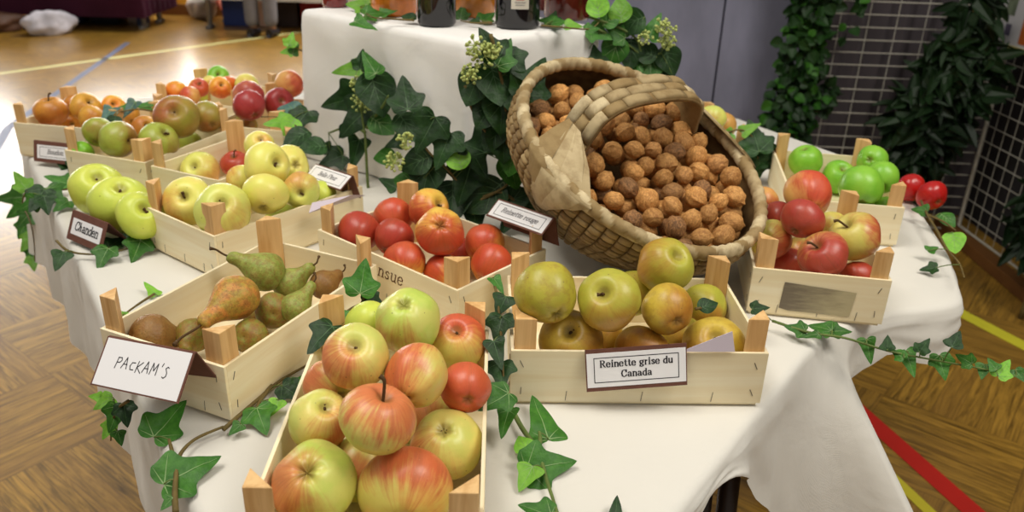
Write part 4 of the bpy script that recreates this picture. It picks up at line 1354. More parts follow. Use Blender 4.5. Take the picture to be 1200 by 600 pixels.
rnd = random.Random(5)
NC, NR, SU, SV = 46, 14, 7, 6
def weave(b, vals, fn, nu, nv, height, seed, mu=.06, mv=.07, brick=False):
    """plain weave of straw tiles: fn(u, v, d) is a point at height d over the surface, nu x nv cells"""
    r_ = random.Random(seed)
    K = 5
    for j in range(nv):
        for i in range(nu):
            along = 0 if brick else (i + j) % 2
            sh = .5 * (i % 2) if brick else 0
            c_ = r_.random()
            jig = r_.uniform(-.0006, .0006)
            pts = []
            for a_ in range(K):
                for c in range(K):
                    fu, fv = a_ / (K - 1), c / (K - 1)
                    t_, x_ = (fu, fv) if along else (fv, fu)
                    h = height * (.35 + .65 * math.sin(PI * (.08 + .84 * t_))) - height * .35 * abs(2 * x_ - 1) ** 3 + jig
                    pts.append(fn((i + mu + (1 - 2 * mu) * fu) / nu, min(1, (j + sh + mv + (1 - 2 * mv) * fv) / nv), h))
            n0 = len(b.v)
            b.add(pts, [(a_ * K + c, (a_ + 1) * K + c, (a_ + 1) * K + c + 1, a_ * K + c + 1) for a_ in range(K - 1) for c in range(K - 1)])
            # turned-down edges
            rim = [c for c in range(K)] + [a_ * K + K - 1 for a_ in range(1, K)] + [(K - 1) * K + c for c in range(K - 2, -1, -1)] + [a_ * K for a_ in range(K - 2, 0, -1)]
            low_ = []
            for q in rim:
                a_, c = divmod(q, K)
                low_.append(fn((i + mu + (1 - 2 * mu) * a_ / (K - 1)) / nu, min(1, (j + sh + mv + (1 - 2 * mv) * c / (K - 1)) / nv), -.0008))
            m0 = len(b.v)
            b.v += [tuple(p) for p in low_]
            for q in range(len(rim)):
                q2 = (q + 1) % len(rim)
                b.f.append((n0 + rim[q], n0 + rim[q2], m0 + q2, m0 + q))
                b.mi.append(0)
            vals += [c_] * (K * K + len(rim))


b, vals = MB(), []
weave(b, vals, lambda u, v, d: body_pt(2 * PI * u, v, d), 62, 14, .0042, 5)
with_strip(b, 'woven_body', M_STRAW, vals, bk)
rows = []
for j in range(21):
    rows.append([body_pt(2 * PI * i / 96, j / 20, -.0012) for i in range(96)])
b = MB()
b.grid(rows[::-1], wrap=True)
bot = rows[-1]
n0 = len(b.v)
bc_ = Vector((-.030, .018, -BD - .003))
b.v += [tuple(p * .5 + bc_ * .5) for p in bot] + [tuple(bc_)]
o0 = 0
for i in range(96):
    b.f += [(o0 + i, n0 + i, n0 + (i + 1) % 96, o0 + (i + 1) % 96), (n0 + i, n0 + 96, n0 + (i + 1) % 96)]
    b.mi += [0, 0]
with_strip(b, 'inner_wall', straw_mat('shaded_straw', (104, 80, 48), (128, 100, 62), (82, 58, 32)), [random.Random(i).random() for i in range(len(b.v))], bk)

rows, vals = [], []
NT_ = 560
for i in range(NT_):
    th = 2 * PI * i / NT_
    c = body_pt(th, 0)
    tn = Vector((-BA * math.sin(th), BB * math.cos(th), 0)).normalized()
    nr = Vector((tn.y, -tn.x, 0))
    row = []
    for k in range(10):
        q = 2 * PI * k / 10
        wr = (th / (2 * PI) * 70 + q / (2 * PI) * 2.0) % 70
        r_ = .0090 * (.70 + .34 * math.sin(PI * (wr % 1)) ** .4)
        row.append(c + nr * math.cos(q) * r_ + Vector((0, 0, 1)) * math.sin(q) * r_ * 1.15)
        vals.append(random.Random(int(wr) % 70).random())
    rows.append(row)
rows.append(rows[0])
b = MB()
b.grid(rows, wrap=True)
with_strip(b, 'wrapped_rim', M_STRAW2, vals + vals[:10], bk)

# woven handle arching over the short axis
HW, HT, HH, HB = .050, .0065, .074, .79


def handle_axis(q):
    f = PI * min(1, max(0, q))
    c_ = math.cos(f)
    return Vector((-.048, BB * (.82 if c_ > 0 else .56) * math.copysign(abs(c_) ** .72, c_), HH * math.sin(f) ** .85 - .008 - max(0, abs(c_) - .8) * .16))


def handle_pt(u, v, d):
    c = handle_axis(v)
    t_ = handle_axis(v + .004) - handle_axis(v - .004)
    t_.normalize()
    out = Vector((0, t_.z, -t_.y))
    if out.dot(c - Vector((0, 0, -.02))) < 0:
        out = -out
    wd = HW * (1 + .25 * abs(2 * v - 1) ** 4)
    return c + Vector(((u - .5) * wd, 0, 0)) + out * (d + HT * .5)


b, vals = MB(), []
weave(b, vals, handle_pt, 3, 8, .0048, 8, .035, .03, True)
with_strip(b, 'handle', M_STRAW2, vals, bk)
b = MB()
rows = []
for i in range(61):
    rows.append([handle_pt(u, i / 60, d) for u, d in ((0, -.0005), (.5, 0), (1, -.0005), (1, -HT), (.5, -HT * 1.1), (0, -HT))])
b.grid(rows, wrap=True)
with_strip(b, 'handle_core', M_STRAW, [.3] * len(b.v), bk)

# broad straw wrap where the handle meets the rim
for sgn in (-1, 1):
    b = MB()
    vals = []
    for k in range(6):
        lean = (k - 2.5) / 2.5
        rows = []
        for i in range(13):
            q = i / 12
            s = -.03 + i * .015 if i < 2 else (q - 1 / 12) * (.50 - .26 * abs(lean))
            half = .046 * (1 - .55 * q)
            row = []
            for e in (-1, -.5, 0, .5, 1):
                off = lean * .050 * (1 - .80 * q) + e * half * .55
                th = sgn * (PI / 2 - .10) + off / BB * .8 * -1
                if s < 0:
                    a_ = min(1, -s / .03)
                    ft = Vector((-.044 + sgn * off * .22, sgn * BB * (.84 if sgn > 0 else .62), .006 + .004 * (k % 2)))
                    row.append(body_pt(th, 0, .006).lerp(ft, a_) + Vector((0, 0, .013)))
                    vals.append(random.Random(k + 9).random())
                    continue
                row.append(body_pt(th, max(0, s), .010 + .0022 * (1 - e * e) + .0018 * ((k % 2) - .5) - .004 * q) + Vector((0, 0, .010 * max(0, 1 - s * 9))))
                vals.append(random.Random(k + 9).random())
            rows.append(row)
        b.grid(rows if sgn > 0 else rows[::-1])
    if sgn < 0:
        pass
    with_strip(b, 'handle_wrap', M_STRAW2, vals, bk)


# walnuts
def walnut_mesh(seed):
    b = MB()
    rows = []
    off = Vector((seed * 7.3, seed * 3.1, 2))
    for i in range(25):
        f = PI * i / 24
        row = []
        for k in range(36):
            q = 2 * PI * k / 36
            p = Vector((math.sin(f) * math.cos(q), math.sin(f) * math.sin(q) * .97, math.cos(f) * 1.12))
            seam = math.exp(-(p.y / .09) ** 2) * .055
            d = noise.noise(p * 2.2 + off) * .07 + abs(noise.noise(p * 3.6 + off)) * -.06 + seam
            if p.z > 0.6:
                p.z += .10 * math.exp(-((p.x ** 2 + p.y ** 2) / .03))
            row.append(p * (1 + d))
        rows.append(row)
    b.grid(rows[::-1], wrap=True)
    t = NT('walnut_shell_%d' % seed, .6, .35)
    o = t.tc.outputs['Object']
    oi = t.n('ObjectInfo')
    g = t.noise(t.map((1, 1, .5)), 3.2, 6.0, .7, 1.2)
    ca, cb = ((224, 168, 98), (176, 120, 62))
    c = t.mix(t.ss(g, .35, .66), lin(cb), lin(ca))
    vn = t.n('TexVoronoi', feature='DISTANCE_TO_EDGE')
    t.l(o, vn.inputs['Vector'])
    vn.inputs['Scale'].default_value = 2.3
    c = t.mix(t.math('MULTIPLY', t.ss(vn.outputs['Distance'], .07, .01), .35), c, lin((118, 76, 40)))
    c = t.mix(t.ss(oi.outputs['Random'], .70, .92), c, t.mix(t.ss(g, .4, .6), lin((104, 72, 44)), lin((164, 118, 72))))
    hs = t.n('HueSaturation')
    t.l(c, hs.inputs['Color'])
    t.l(t.math('ADD', t.math('MULTIPLY', t.math('FRACT', t.math('MULTIPLY', oi.outputs['Random'], 7.3)), .5), .75), hs.inputs['Value'])
    t.bump(g, .3, .05)
    return b.mesh('walnut', t.col(hs.outputs[0]), True)


WN = [walnut_mesh(i) for i in range(4)]
rnd = random.Random(11)


def heap(layer, count, rad, iters=160):
    sa, sb = BA - .026, BB - .024
    pts = []
    while len(pts) < count:
        x, y = rnd.uniform(-1, 1), rnd.uniform(-1, 1)
        if x * x + y * y < 1:
            pts.append(Vector((x * sa, y * sb)))
    for _ in range(iters):
        for i in range(count):
            mv = Vector((0, 0))
            for j in range(count):
                if i != j:
                    d = pts[i] - pts[j]
                    l = d.length
                    if l < rad * 2 and l > 1e-6:
                        mv += d / l * (rad * 2 - l) * .5
            pts[i] += mv
            e = math.hypot(pts[i].x / sa, pts[i].y / sb)
            if e > 1:
                pts[i] /= e
    return pts


LAYERS = [heap(0, 74, .0162), heap(1, 74, .0162)]
for layer, pts in enumerate(LAYERS):
    for p in pts:
        h = -.026 + .020 * p.x / BA + .016 * p.y / BB - .024 * layer + rnd.uniform(-.004, .004)
        if p.x < -.05:
            h += .010
        h -= .016 * max(0, -p.y / BB)
        r_ = rnd.uniform(.0122, .0160)
        s_ = min(1, max(0, -h / BD))
        ax_, bx_ = BA * prof(s_) - r_ - .004, BB * prof(s_) - r_ - .004
        e_ = math.hypot((p.x + .030 * s_) / ax_, (p.y - .018 * s_) / bx_)
        if e_ > 1:
            p = Vector(((p.x + .030 * s_) / e_ - .030 * s_, (p.y - .018 * s_) / e_ + .018 * s_))
        o = link('walnut', WN[rnd.randrange(4)])
        q = Quaternion((rnd.gauss(0, 1), rnd.gauss(0, 1), rnd.gauss(0, 1), rnd.gauss(0, 1))).normalized()
        o.matrix_basis = Matrix.Translation(BM4 @ Vector((p.x, p.y, h))) @ q.to_matrix().to_4x4() @ Matrix.Diagonal((r_, r_, r_, 1))
        if p.x > 0:
            tag(o, 'brown walnut heaped in front of the handle in the woven basket', 'walnut', 'walnuts before the basket handle')
        else:
            tag(o, 'brown walnut heaped behind the handle in the woven basket', 'walnut', 'walnuts beyond the basket handle')

# ------------------------------------------------------------------ ivy
def leaf_out(kind):
    if kind == 'ivy':
        h = [(0, 0), (.10, -.10), (.24, -.13), (.38, -.06), (.40, .06), (.52, .26), (.50, .36), (.30, .42), (.24, .52), (.16, .74), (.06, .93), (0, 1)]
    elif kind == 'dart':
        h = [(0, 0), (.08, -.08), (.20, -.12), (.36, -.05), (.34, .10), (.26, .26), (.22, .42), (.15, .66), (.06, .90), (0, 1)]
    elif kind == 'tri':
        h = [(0, 0), (.12, -.05), (.30, -.04), (.50, .10), (.42, .28), (.30, .40), (.22, .62), (.10, .86), (0, 1)]
    else:
        h = [(0, 0), (.14, .0), (.32, .10), (.44, .28), (.43, .46), (.32, .66), (.17, .86), (0, 1)]
    h = [Vector(p) for p in h]
    d = []
    for i in range(len(h) - 1):
        for k in range(3):
            d.append(h[i].lerp(h[i + 1], k / 3))
    d.append(h[-1])
    # soften a little
    d = [d[0]] + [(d[i - 1] + d[i] * 2 + d[i + 1]) / 4 for i in range(1, len(d) - 1)] + [d[-1]]
    return d + [Vector((-p.x, p.y)) for p in d[-2:0:-1]]


TIPS = {'ivy': [(0, .97), (.49, .30), (-.49, .30), (.36, -.04), (-.36, -.04)], 'dart': [(0, .96), (.34, -.02), (-.34, -.02), (.26, .2), (-.26, .2)],
        'tri': [(0, .96), (.46, .12), (-.46, .12), (.25, .36), (-.25, .36)], 'oval': [(0, .96), (.36, .46), (-.36, .46), (.26, .70), (-.26, .70), (.34, .2), (-.34, .2)]}


def leaf_mesh(kind, seed, mats):
    out = leaf_out(kind)
    hub = Vector((0, .22))
    rnd = random.Random(seed)
    off = Vector((seed * 3.7, 1.3, seed))
    curl, fold = rnd.uniform(-.05, .22), rnd.uniform(.05, .3)

    def zf(p):
        return -curl * (p.y - .2) ** 2 + fold * abs(p.x) * .5 + .07 * noise.noise(Vector((p.x * 2.6, p.y * 2.6, 0)) + off)
    b = MB()
    rings = [.25, .5, .75, 1.0]
    n = len(out)
    vs = [Vector((hub.x, hub.y, zf(hub)))]
    for q in rings:
        for p in out:
            c = hub + (p - hub) * q
            vs.append(Vector((c.x, c.y, zf(c))))
    fs = [(0, 1 + (k + 1) % n, 1 + k) for k in range(n)]
    for r in range(len(rings) - 1):
        a, c = 1 + r * n, 1 + (r + 1) * n
        fs += [(a + k, a + (k + 1) % n, c + (k + 1) % n, c + k) for k in range(n)]
    b.add(vs, [f[::-1] for f in fs], 0)
    base = Vector((0, .0))
    for tip in TIPS[kind]:
        tp = Vector(tip)
        st = base if kind != 'oval' or tip[0] == 0 else Vector((0, tp.y * .5 - .02))
        N = 7
        pv, pf = [], []
        dd = (tp - st).normalized()
        nn = Vector((-dd.y, dd.x))
        for i in range(N + 1):
            q = i / N
            c = st.lerp(tp, q * .94)
            wd = .011 * (1 - q * .85)
            for e in (-1, 1):
                p = c + nn * wd * e
                pv.append(Vector((p.x, p.y, zf(p) + .007)))
        for i in range(N):
            pf.append((2 * i, 2 * i + 2, 2 * i + 3, 2 * i + 1))
        b.add(pv, [f[::-1] for f in pf], 1)
    return b.mesh('leaf', mats, True)


def leaf_mat(name, ca, cb, rough=.5):
    t = NT(name, rough, .3)
    o = t.tc.outputs['Object']
    oi = t.n('ObjectInfo')
    c = t.mix(t.ss(t.noise(o, 3.0, 4.0, .6), .35, .68), lin(ca), lin(cb))
    hs = t.n('HueSaturation')
    t.l(c, hs.inputs['Color'])
    t.l(t.math('ADD', t.math('MULTIPLY', oi.outputs['Random'], .5), .75), hs.inputs['Value'])
    t.bump(t.noise(o, 8.0, 3.0), .1, .03)
    return t.col(hs.outputs[0])


M_VEIN = plain('leaf_vein', (128, 158, 100), .5, .3)
M_VEIND = plain('leaf_vein_dark', (76, 106, 68), .5, .3)
LM = {'d': (leaf_mat('ivy_dark', (22, 50, 16), (36, 72, 24)), M_VEIND), 'm': (leaf_mat('ivy_green', (46, 96, 26), (66, 120, 36)), M_VEIN),
      'l': (leaf_mat('ivy_light', (104, 160, 46), (126, 178, 60)), M_VEIN), 'b': (leaf_mat('ivy_bluish', (66, 98, 92), (92, 124, 114)), M_VEIN)}
LEAVES = {}


def leaf_data(kind, tone):
    key = (kind, tone, random.randrange(3))
    if key not in LEAVES:
        LEAVES[key] = leaf_mesh(kind, hash((kind, key[2])) % 7 if False else (len(kind) * 5 + key[2] * 11 + ord(kind[0])) % 41, list(LM[tone]))
    return LEAVES[key]


M_TWIG = plain('ivy_stem', (112, 96, 56), .7, .2, var=.25, vscale=60)
M_TWIGG = plain('ivy_stem_green', (104, 122, 62), .6, .3, var=.2, vscale=60)
M_UMBEL = plain('ivy_flower_buds', (188, 200, 118), .7, .2, var=.25, vscale=150)


def where(px, py, mode):
    if mode[0] == 'z':
        return at(px, py, mode[1])
    if mode[0] == 'p':
        return on_plane(px, py, mode[1], mode[2])
    return on_plane(px, py, (0, mode[1], 0), (0, 1, 0))


def sprig(label, mode, leaves, stems, umbels=(), group='ivy sprigs laid around the display', facen=None, r=.0016, twig=None):
    """one ivy sprig: stems, leaves (px, py, length in px, direction of the tip in degrees, shape, tone) and bud heads"""
    first = where(*stems[0][0][:2], mode) if stems else where(leaves[0][0], leaves[0][1], mode)
    t = empty('ivy_sprig', label, 'ivy', first, group=group)
    inv = Matrix.Translation(-first)
    for s in stems:
        b = MB()
        pts = spline([where(p[0], p[1], p[2] if len(p) > 2 else mode) - first for p in s], 5)
        k = len(pts)
        b.tube(pts, [r * (1.25 - .7 * i / k) for i in range(k)], 6)
        b.build('stem', twig or M_TWIG, t, True)
    sp = [where(p[0], p[1], p[2] if len(p) > 2 else mode) for s in stems for p in spline2(s)]
    for lf in leaves:
        px, py, ln, ang, kind, tone = lf[:6]
        md = lf[6] if len(lf) > 6 else mode
        c = where(px, py, md)
        tw = (CAM - c).normalized()
        rr = UP.cross(tw).normalized()
        uu = tw.cross(rr)
        a = math.radians(ang)
        d = rr * math.cos(a) + uu * math.sin(a)
        if md[0] == 'z':
            nrm = (Vector((0, 0, 1)) * .8 + tw * .6)
        else:
            nrm = tw + Vector((0, 0, .35))
        nrm += rr * random.uniform(-.3, .3) + uu * random.uniform(-.25, .25)
        nrm.normalize()
        T = d - nrm * d.dot(nrm) / max(.3, nrm.dot(tw)) * 0 - nrm * d.dot(nrm)
        T.normalize()
        px_len = math.hypot(T.dot(rr), T.dot(uu))
        L = ln * .93 * depth(c) / FPX / max(.6, px_len)
        X = T.cross(nrm).normalized()
        M = Matrix((X, T, nrm)).transposed().to_4x4()
        org = c - T * L * .45
        M.translation = org
        o = link('leaf', leaf_data(kind, tone), t, inv @ M @ Matrix.Diagonal((L, L, L, 1)))
        if sp:
            near = min(sp, key=lambda q: (q - org).length)
            dist = (near - org).length
            if .003 < dist < .06:
                b = MB()
                mid = (near + org) / 2 + Vector((0, 0, .002))
                b.tube(spline([near - first, mid - first, org - first + nrm * .0005], 3), .0008, 5)
                b.build('leaf_stalk', M_TWIGG, t, True)
    for (px, py, rp) in umbels:
        c = where(px, py, mode)
        c += (CAM - c).normalized() * .012
        R_ = rp * depth(c) / FPX
        b = MB()
        rnd = random.Random(int(px))
        for k in range(34):
            d = Vector((rnd.gauss(0, 1), rnd.gauss(0, 1), rnd.gauss(0, 1))).normalized()
            e = c - first + d * R_ * rnd.uniform(.85, 1)
            b.tube([c - first, e], .0004, 4, caps=False)
            rs = .0026
            b.lathe([(0, -rs), (rs * .8, -rs * .6), (rs, 0), (rs * .8, rs * .6), (0, rs)], 6, M=Matrix.Translation(e))
        b.build('flower_buds', M_UMBEL, t, True)
    return t


def spline2(s):
    out = []
    for a, c in zip(s[:-1], s[1:]):
        for k in range(8):
            q = k / 8
            out.append((a[0] + (c[0] - a[0]) * q, a[1] + (c[1] - a[1]) * q) + tuple(a[2:3]))
    out.append(s[-1])
    return out


ZT = ('z', TZ + .010)
EDGE_N = Vector((-.819, -.574, 0))
LEFT = ('p', Vector((-.588, 1.007, .75)) + EDGE_N * .03, EDGE_N)
sprig('ivy sprig hanging over the left edge of the tablecloth beside the loose green apples', ZT, [
    (70, 212, 34, 150, 'ivy', 'm'), (86, 188, 26, 95, 'ivy', 'd'), (98, 193, 34, 20, 'ivy', 'd'), (64, 228, 26, -60, 'ivy', 'm'), (44, 234, 34, -110, 'ivy', 'd'), (72, 241, 22, -120, 'ivy', 'm'), (54, 240, 24, -80, 'ivy', 'd'),
    (24, 212, 26, 120, 'ivy', 'l', LEFT), (13, 232, 32, 190, 'ivy', 'm', LEFT), (20, 247, 28, 220, 'ivy', 'm', LEFT), (28, 258, 26, 230, 'ivy', 'm', LEFT), (26, 270, 22, 250, 'ivy', 'm', LEFT),
    (32, 285, 24, 240, 'ivy', 'l', LEFT), (35, 297, 20, 265, 'ivy', 'm', LEFT), (39, 309, 18, 280, 'ivy', 'l', LEFT), (34, 240, 26, 210, 'ivy', 'm', LEFT)],
    [[(88, 220), (60, 224), (42, 222), (30, 226, LEFT), (27, 240, LEFT), (36, 262, LEFT), (40, 285, LEFT), (41, 306, LEFT)]])
sprig('ivy sprig lying on the cloth in front of the handwritten Chanden card', ZT, [
    (70, 305, 26, 255, 'tri', 'd'), (121, 302, 30, 260, 'ivy', 'm'), (160, 294, 30, 255, 'ivy', 'm'), (137, 283, 24, 60, 'ivy', 'd'), (150, 275, 22, 80, 'dart', 'd'), (171, 272, 22, 70, 'ivy', 'd'), (178, 287, 16, 330, 'tri', 'm')],
    [[(66, 282), (80, 294), (106, 298), (135, 295), (160, 288), (176, 280)]])
sprig('two small pale ivy leaf tips showing beyond the left board of the pear crate', ZT, [
    (176, 338, 22, 110, 'dart', 'l'), (137, 368, 20, 130, 'dart', 'l'), (246, 287, 22, 95, 'dart', 'd')], [[(180, 345), (160, 358), (138, 374)]])
CORN = ('p', at(130, 480, .74), (-.6, -.8, 0))
sprig('ivy sprig hanging from the table corner under the PACKAM card', CORN, [
    (122, 472, 26, 215, 'tri', 'l'), (134, 490, 34, 250, 'ivy', 'm'), (147, 486, 30, 280, 'ivy', 'd'), (126, 505, 22, 240, 'ivy', 'l'), (140, 513, 20, 280, 'tri', 'm'), (112, 465, 16, 170, 'tri', 'l')],
    [[(150, 470), (137, 480), (131, 500), (130, 516)]])
sprig('ivy sprig with two large leaves on the cloth below the pear crate', ZT, [
    (198, 492, 58, 55, 'ivy', 'm'), (223, 551, 74, 28, 'ivy', 'm'), (196, 590, 20, 230, 'tri', 'm')], [[(206, 600), (205, 580), (206, 562), (210, 535), (228, 515), (262, 500)], [(206, 545), (202, 530), (198, 515)]], r=.0024)
sprig('ivy sprig running along the right board of the pear crate', ZT, [
    (306, 492, 36, 290, 'ivy', 'm'), (343, 460, 34, 320, 'ivy', 'd'), (322, 478, 24, 250, 'tri', 'l'), (276, 503, 20, 230, 'tri', 'm'), (356, 445, 24, 70, 'ivy', 'm')],
    [[(262, 503), (300, 470), (330, 445), (366, 425)], [(318, 452), (306, 468), (300, 480)]], r=.0022)
BD_ = ('p', at(410, 345, .83), (.2, -.9, .3))
sprig('ivy sprig with a big upright leaf between the red apple crate and the pear crate', BD_, [
    (425, 325, 46, 82, 'ivy', 'm'), (376, 396, 46, 240, 'ivy', 'd', ('z', .83)), (397, 368, 26, 120, 'tri', 'm', ('z', .83)), (441, 354, 26, 330, 'ivy', 'd'), (432, 350, 18, 20, 'tri', 'd'), (388, 388, 30, 40, 'ivy', 'd', ('z', .825))],
    [[(424, 356), (428, 343), (426, 335)], [(424, 356), (405, 366), (392, 384)]])
sprig('ivy sprig climbing between the nearest crate and the Reinette grise du Canada crate', ('z', .80), [
    (584, 334, 24, 290, 'dart', 'm', ('z', .835)), (588, 358, 28, 250, 'tri', 'd', ('z', .83)), (585, 386, 38, 265, 'ivy', 'd', ('z', .825)), (583, 415, 38, 285, 'dart', 'd', ('z', .82)), (587, 440, 34, 270, 'ivy', 'd'), (580, 470, 44, 215, 'ivy', 'm'), (592, 495, 36, 265, 'dart', 'm', ('z', .775))],
    [[(578, 326, ('z', .835)), (583, 352, ('z', .83)), (588, 400, ('z', .82)), (590, 440), (596, 470, ('z', .775))]])
sprig('ivy sprig with arrow shaped leaves on the cloth below the Reinette grise du Canada crate', ZT, [
    (634, 490, 60, 96, 'dart', 'm'), (644, 545, 66, 15, 'ivy', 'm'), (615, 523, 30, 110, 'oval', 'l'), (617, 560, 36, 250, 'tri', 'l'), (628, 598, 44, 160, 'ivy', 'm'), (722, 597, 34, 80, 'dart', 'd')],
    [[(597, 474), (612, 502), (630, 528), (640, 560), (648, 585), (655, 606)], [(630, 528), (633, 515), (632, 506)]], r=.0024, twig=M_TWIGG)
TR = ('z', TZ + .02)
FAR = ('p', at(1000, 397, .77), (-.25, -.95, 0))
sprig('long ivy trail stretching from the table past the right cloth edge into the room', FAR, [
    (891, 361, 22, 10, 'ivy', 'd', ('z', .80)), (932, 385, 26, 170, 'ivy', 'm', ('z', .765)), (962, 384, 30, 160, 'tri', 'm', ('z', .765)), (950, 393, 22, 200, 'dart', 'm', ('z', .765)), (985, 388, 26, 10, 'ivy', 'm', ('z', .765)), (1018, 411, 32, 280, 'dart', 'm'), (1040, 402, 20, 90, 'tri', 'd'),
    (1066, 425, 34, 285, 'dart', 'm'), (1052, 415, 18, 140, 'ivy', 'm'), (1083, 405, 22, 60, 'ivy', 'd'), (1104, 430, 32, 280, 'ivy', 'm'), (1120, 398, 24, 70, 'tri', 'd'), (1130, 421, 22, 150, 'ivy', 'm'), (1152, 435, 20, 260, 'tri', 'm'), (1176, 432, 26, 60, 'ivy', 'l'), (1163, 427, 18, 120, 'tri', 'm'), (1195, 440, 18, 300, 'ivy', 'm')],
    [[(905, 376, ('z', .765)), (950, 390, ('z', .765)), (990, 396, ('z', .77)), (1040, 411), (1090, 421), (1150, 432), (1215, 446)]], twig=M_TWIGG)
RE = ('z', .775)
sprig('ivy sprig trailing over the right edge of the tablecloth by the glossy red apples', RE, [
    (1078, 246, 20, 160, 'tri', 'm'), (1110, 257, 24, 300, 'oval', 'm'), (1118, 283, 26, 275, 'oval', 'l'), (1088, 315, 20, 190, 'ivy', 'd', ('z', .76)), (1093, 292, 14, 45, 'tri', 'm', ('z', .77)), (1083, 228, 20, 80, 'dart', 'l')],
    [[(1078, 232), (1086, 250), (1098, 270), (1110, 292), (1124, 308), (1130, 325)], [(1088, 252), (1106, 260), (1120, 270)]], r=.0018)

# ivy on the riser
LN = Vector((-.654, -.757, 0)).normalized()
FL_ = ('p', Vector((-.416, 1.592, .9)) + LN * .035, LN)
GIV = 'flowering ivy branches around the riser'
sprig('flowering ivy branch standing before the left face of the cloth covered riser', FL_, [
    (401, 118, 50, 200, 'ivy', 'd'), (418, 140, 60, 225, 'ivy', 'd'), (433, 74, 34, 120, 'dart', 'm'), (424, 70, 26, 80, 'ivy', 'd'), (441, 108, 60, 285, 'oval', 'd'), (406, 82, 36, 190, 'dart', 'l'), (475, 110, 44, 100, 'ivy', 'd'), (478, 148, 44, 300, 'oval', 'd'),
    (447, 146, 36, 320, 'oval', 'm'), (405, 153, 20, 250, 'oval', 'd'), (452, 184, 28, 190, 'oval', 'm'), (417, 180, 40, 255, 'dart', 'd'), (388, 188, 36, 210, 'ivy', 'd'), (378, 172, 20, 160, 'tri', 'd'), (462, 168, 24, 200, 'tri', 'd')],
    [[(432, 228), (430, 200), (428, 160), (424, 130), (430, 95)], [(428, 155), (410, 148), (385, 156)], [(430, 150), (448, 125), (455, 112)], [(424, 130), (418, 108), (416, 90)]],
    [(425, 118, 15), (420, 98, 10)], GIV, r=.0026, twig=M_TWIGG)
MID = ('y', 1.22)
sprig('dark ivy clump behind the red apple crate at the foot of the riser', MID, [
    (500, 156, 52, 240, 'ivy', 'd'), (520, 175, 50, 250, 'ivy', 'd'), (500, 205, 56, 260, 'oval', 'd'), (488, 190, 44, 200, 'oval', 'd'), (536, 184, 36, 110, 'oval', 'l'), (545, 215, 56, 250, 'ivy', 'd'), (560, 190, 44, 300, 'ivy', 'd'), (570, 230, 60, 220, 'oval', 'd'), (530, 235, 56, 270, 'oval', 'd'), (600, 200, 44, 280, 'oval', 'm'), (590, 235, 50, 330, 'ivy', 'd'), (606, 232, 40, 20, 'oval', 'd'), (565, 160, 46, 100, 'ivy', 'd'), (478, 212, 36, 170, 'oval', 'm'), (556, 250, 50, 270, 'ivy', 'd'), (615, 258, 44, 300, 'ivy', 'd'), (640, 270, 44, 250, 'ivy', 'd'), (455, 215, 26, 150, 'tri', 'd'), (597, 258, 40, 240, 'ivy', 'd')],
    [[(560, 270), (550, 240), (530, 205), (500, 175), (490, 150)], [(550, 240), (590, 220), (605, 200)], [(618, 250), (590, 226), (566, 230)]], [(462, 190, 12), (475, 165, 10)], GIV, r=.0024)
COR = ('y', 1.20)
sprig('dark flowering ivy branch hanging from the front corner of the riser over the basket edge', COR, [
    (574, 52, 46, 120, 'ivy', 'd'), (590, 62, 40, 70, 'ivy', 'm'), (605, 78, 44, 300, 'ivy', 'd'), (626, 92, 56, 60, 'ivy', 'd'), (556, 100, 50, 250, 'oval', 'd'), (580, 95, 56, 280, 'oval', 'd'), (600, 105, 50, 270, 'oval', 'd'), (588, 128, 60, 265, 'oval', 'd'), (571, 130, 50, 240, 'oval', 'd'), (605, 140, 50, 285, 'oval', 'd'), (590, 165, 54, 270, 'oval', 'd'), (612, 128, 34, 300, 'oval', 'm'), (600, 185, 44, 260, 'oval', 'm'), (578, 160, 40, 240, 'oval', 'd'), (612, 170, 40, 290, 'ivy', 'd')],
    [[(575, 40), (585, 80), (592, 120), (594, 170), (600, 205)], [(545, 100), (552, 125), (566, 150), (585, 175)]], [(557, 54, 14), (568, 66, 15), (553, 86, 13), (578, 58, 10)], GIV, r=.0024)
RGT = ('y', 1.47)
sprig('leafy flowering ivy branch standing to the right of the riser against the grey panels', RGT, [
    (700, 6, 34, 100, 'oval', 'l'), (727, 12, 34, 100, 'oval', 'l'), (740, 26, 40, 200, 'oval', 'd'), (767, 30, 34, 60, 'dart', 'm'), (704, 40, 30, 330, 'ivy', 'm'), (720, 60, 42, 250, 'oval', 'm'), (739, 62, 40, 265, 'oval', 'd'), (757, 62, 32, 150, 'oval', 'd'), (784, 70, 40, 290, 'oval', 'd'), (760, 78, 38, 230, 'oval', 'm'), (775, 94, 34, 190, 'oval', 'd'), (703, 72, 44, 330, 'dart', 'd'), (735, 84, 34, 210, 'dart', 'm'), (722, 38, 30, 150, 'ivy', 'm'), (744, 90, 26, 320, 'oval', 'd'), (716, 22, 30, 40, 'oval', 'm')],
    [[(690, 20), (720, 30), (745, 45), (752, 70), (750, 96)], [(752, 70), (775, 62)], [(700, 34), (735, 52), (757, 70)]], [(782, 40, 14), (776, 30, 9), (784, 50, 9), (757, 45, 9)], GIV, r=.0022, twig=M_TWIGG)
TOPZ = ('z', RZ + .012)
sprig('small ivy sprig on the riser top beside the left jars', TOPZ, [
    (418, 6, 26, 160, 'ivy', 'l'), (428, 30, 30, 320, 'dart', 'm'), (440, 16, 30, 30, 'ivy', 'm'), (455, 13, 22, 10, 'tri', 'm'), (420, 24, 16, 230, 'tri', 'm'), (480, 20, 20, 170, 'oval', 'd'), (444, 4, 22, 80, 'tri', 'm')],
    [[(485, 24), (460, 22), (436, 20), (422, 8)]], group=GIV)
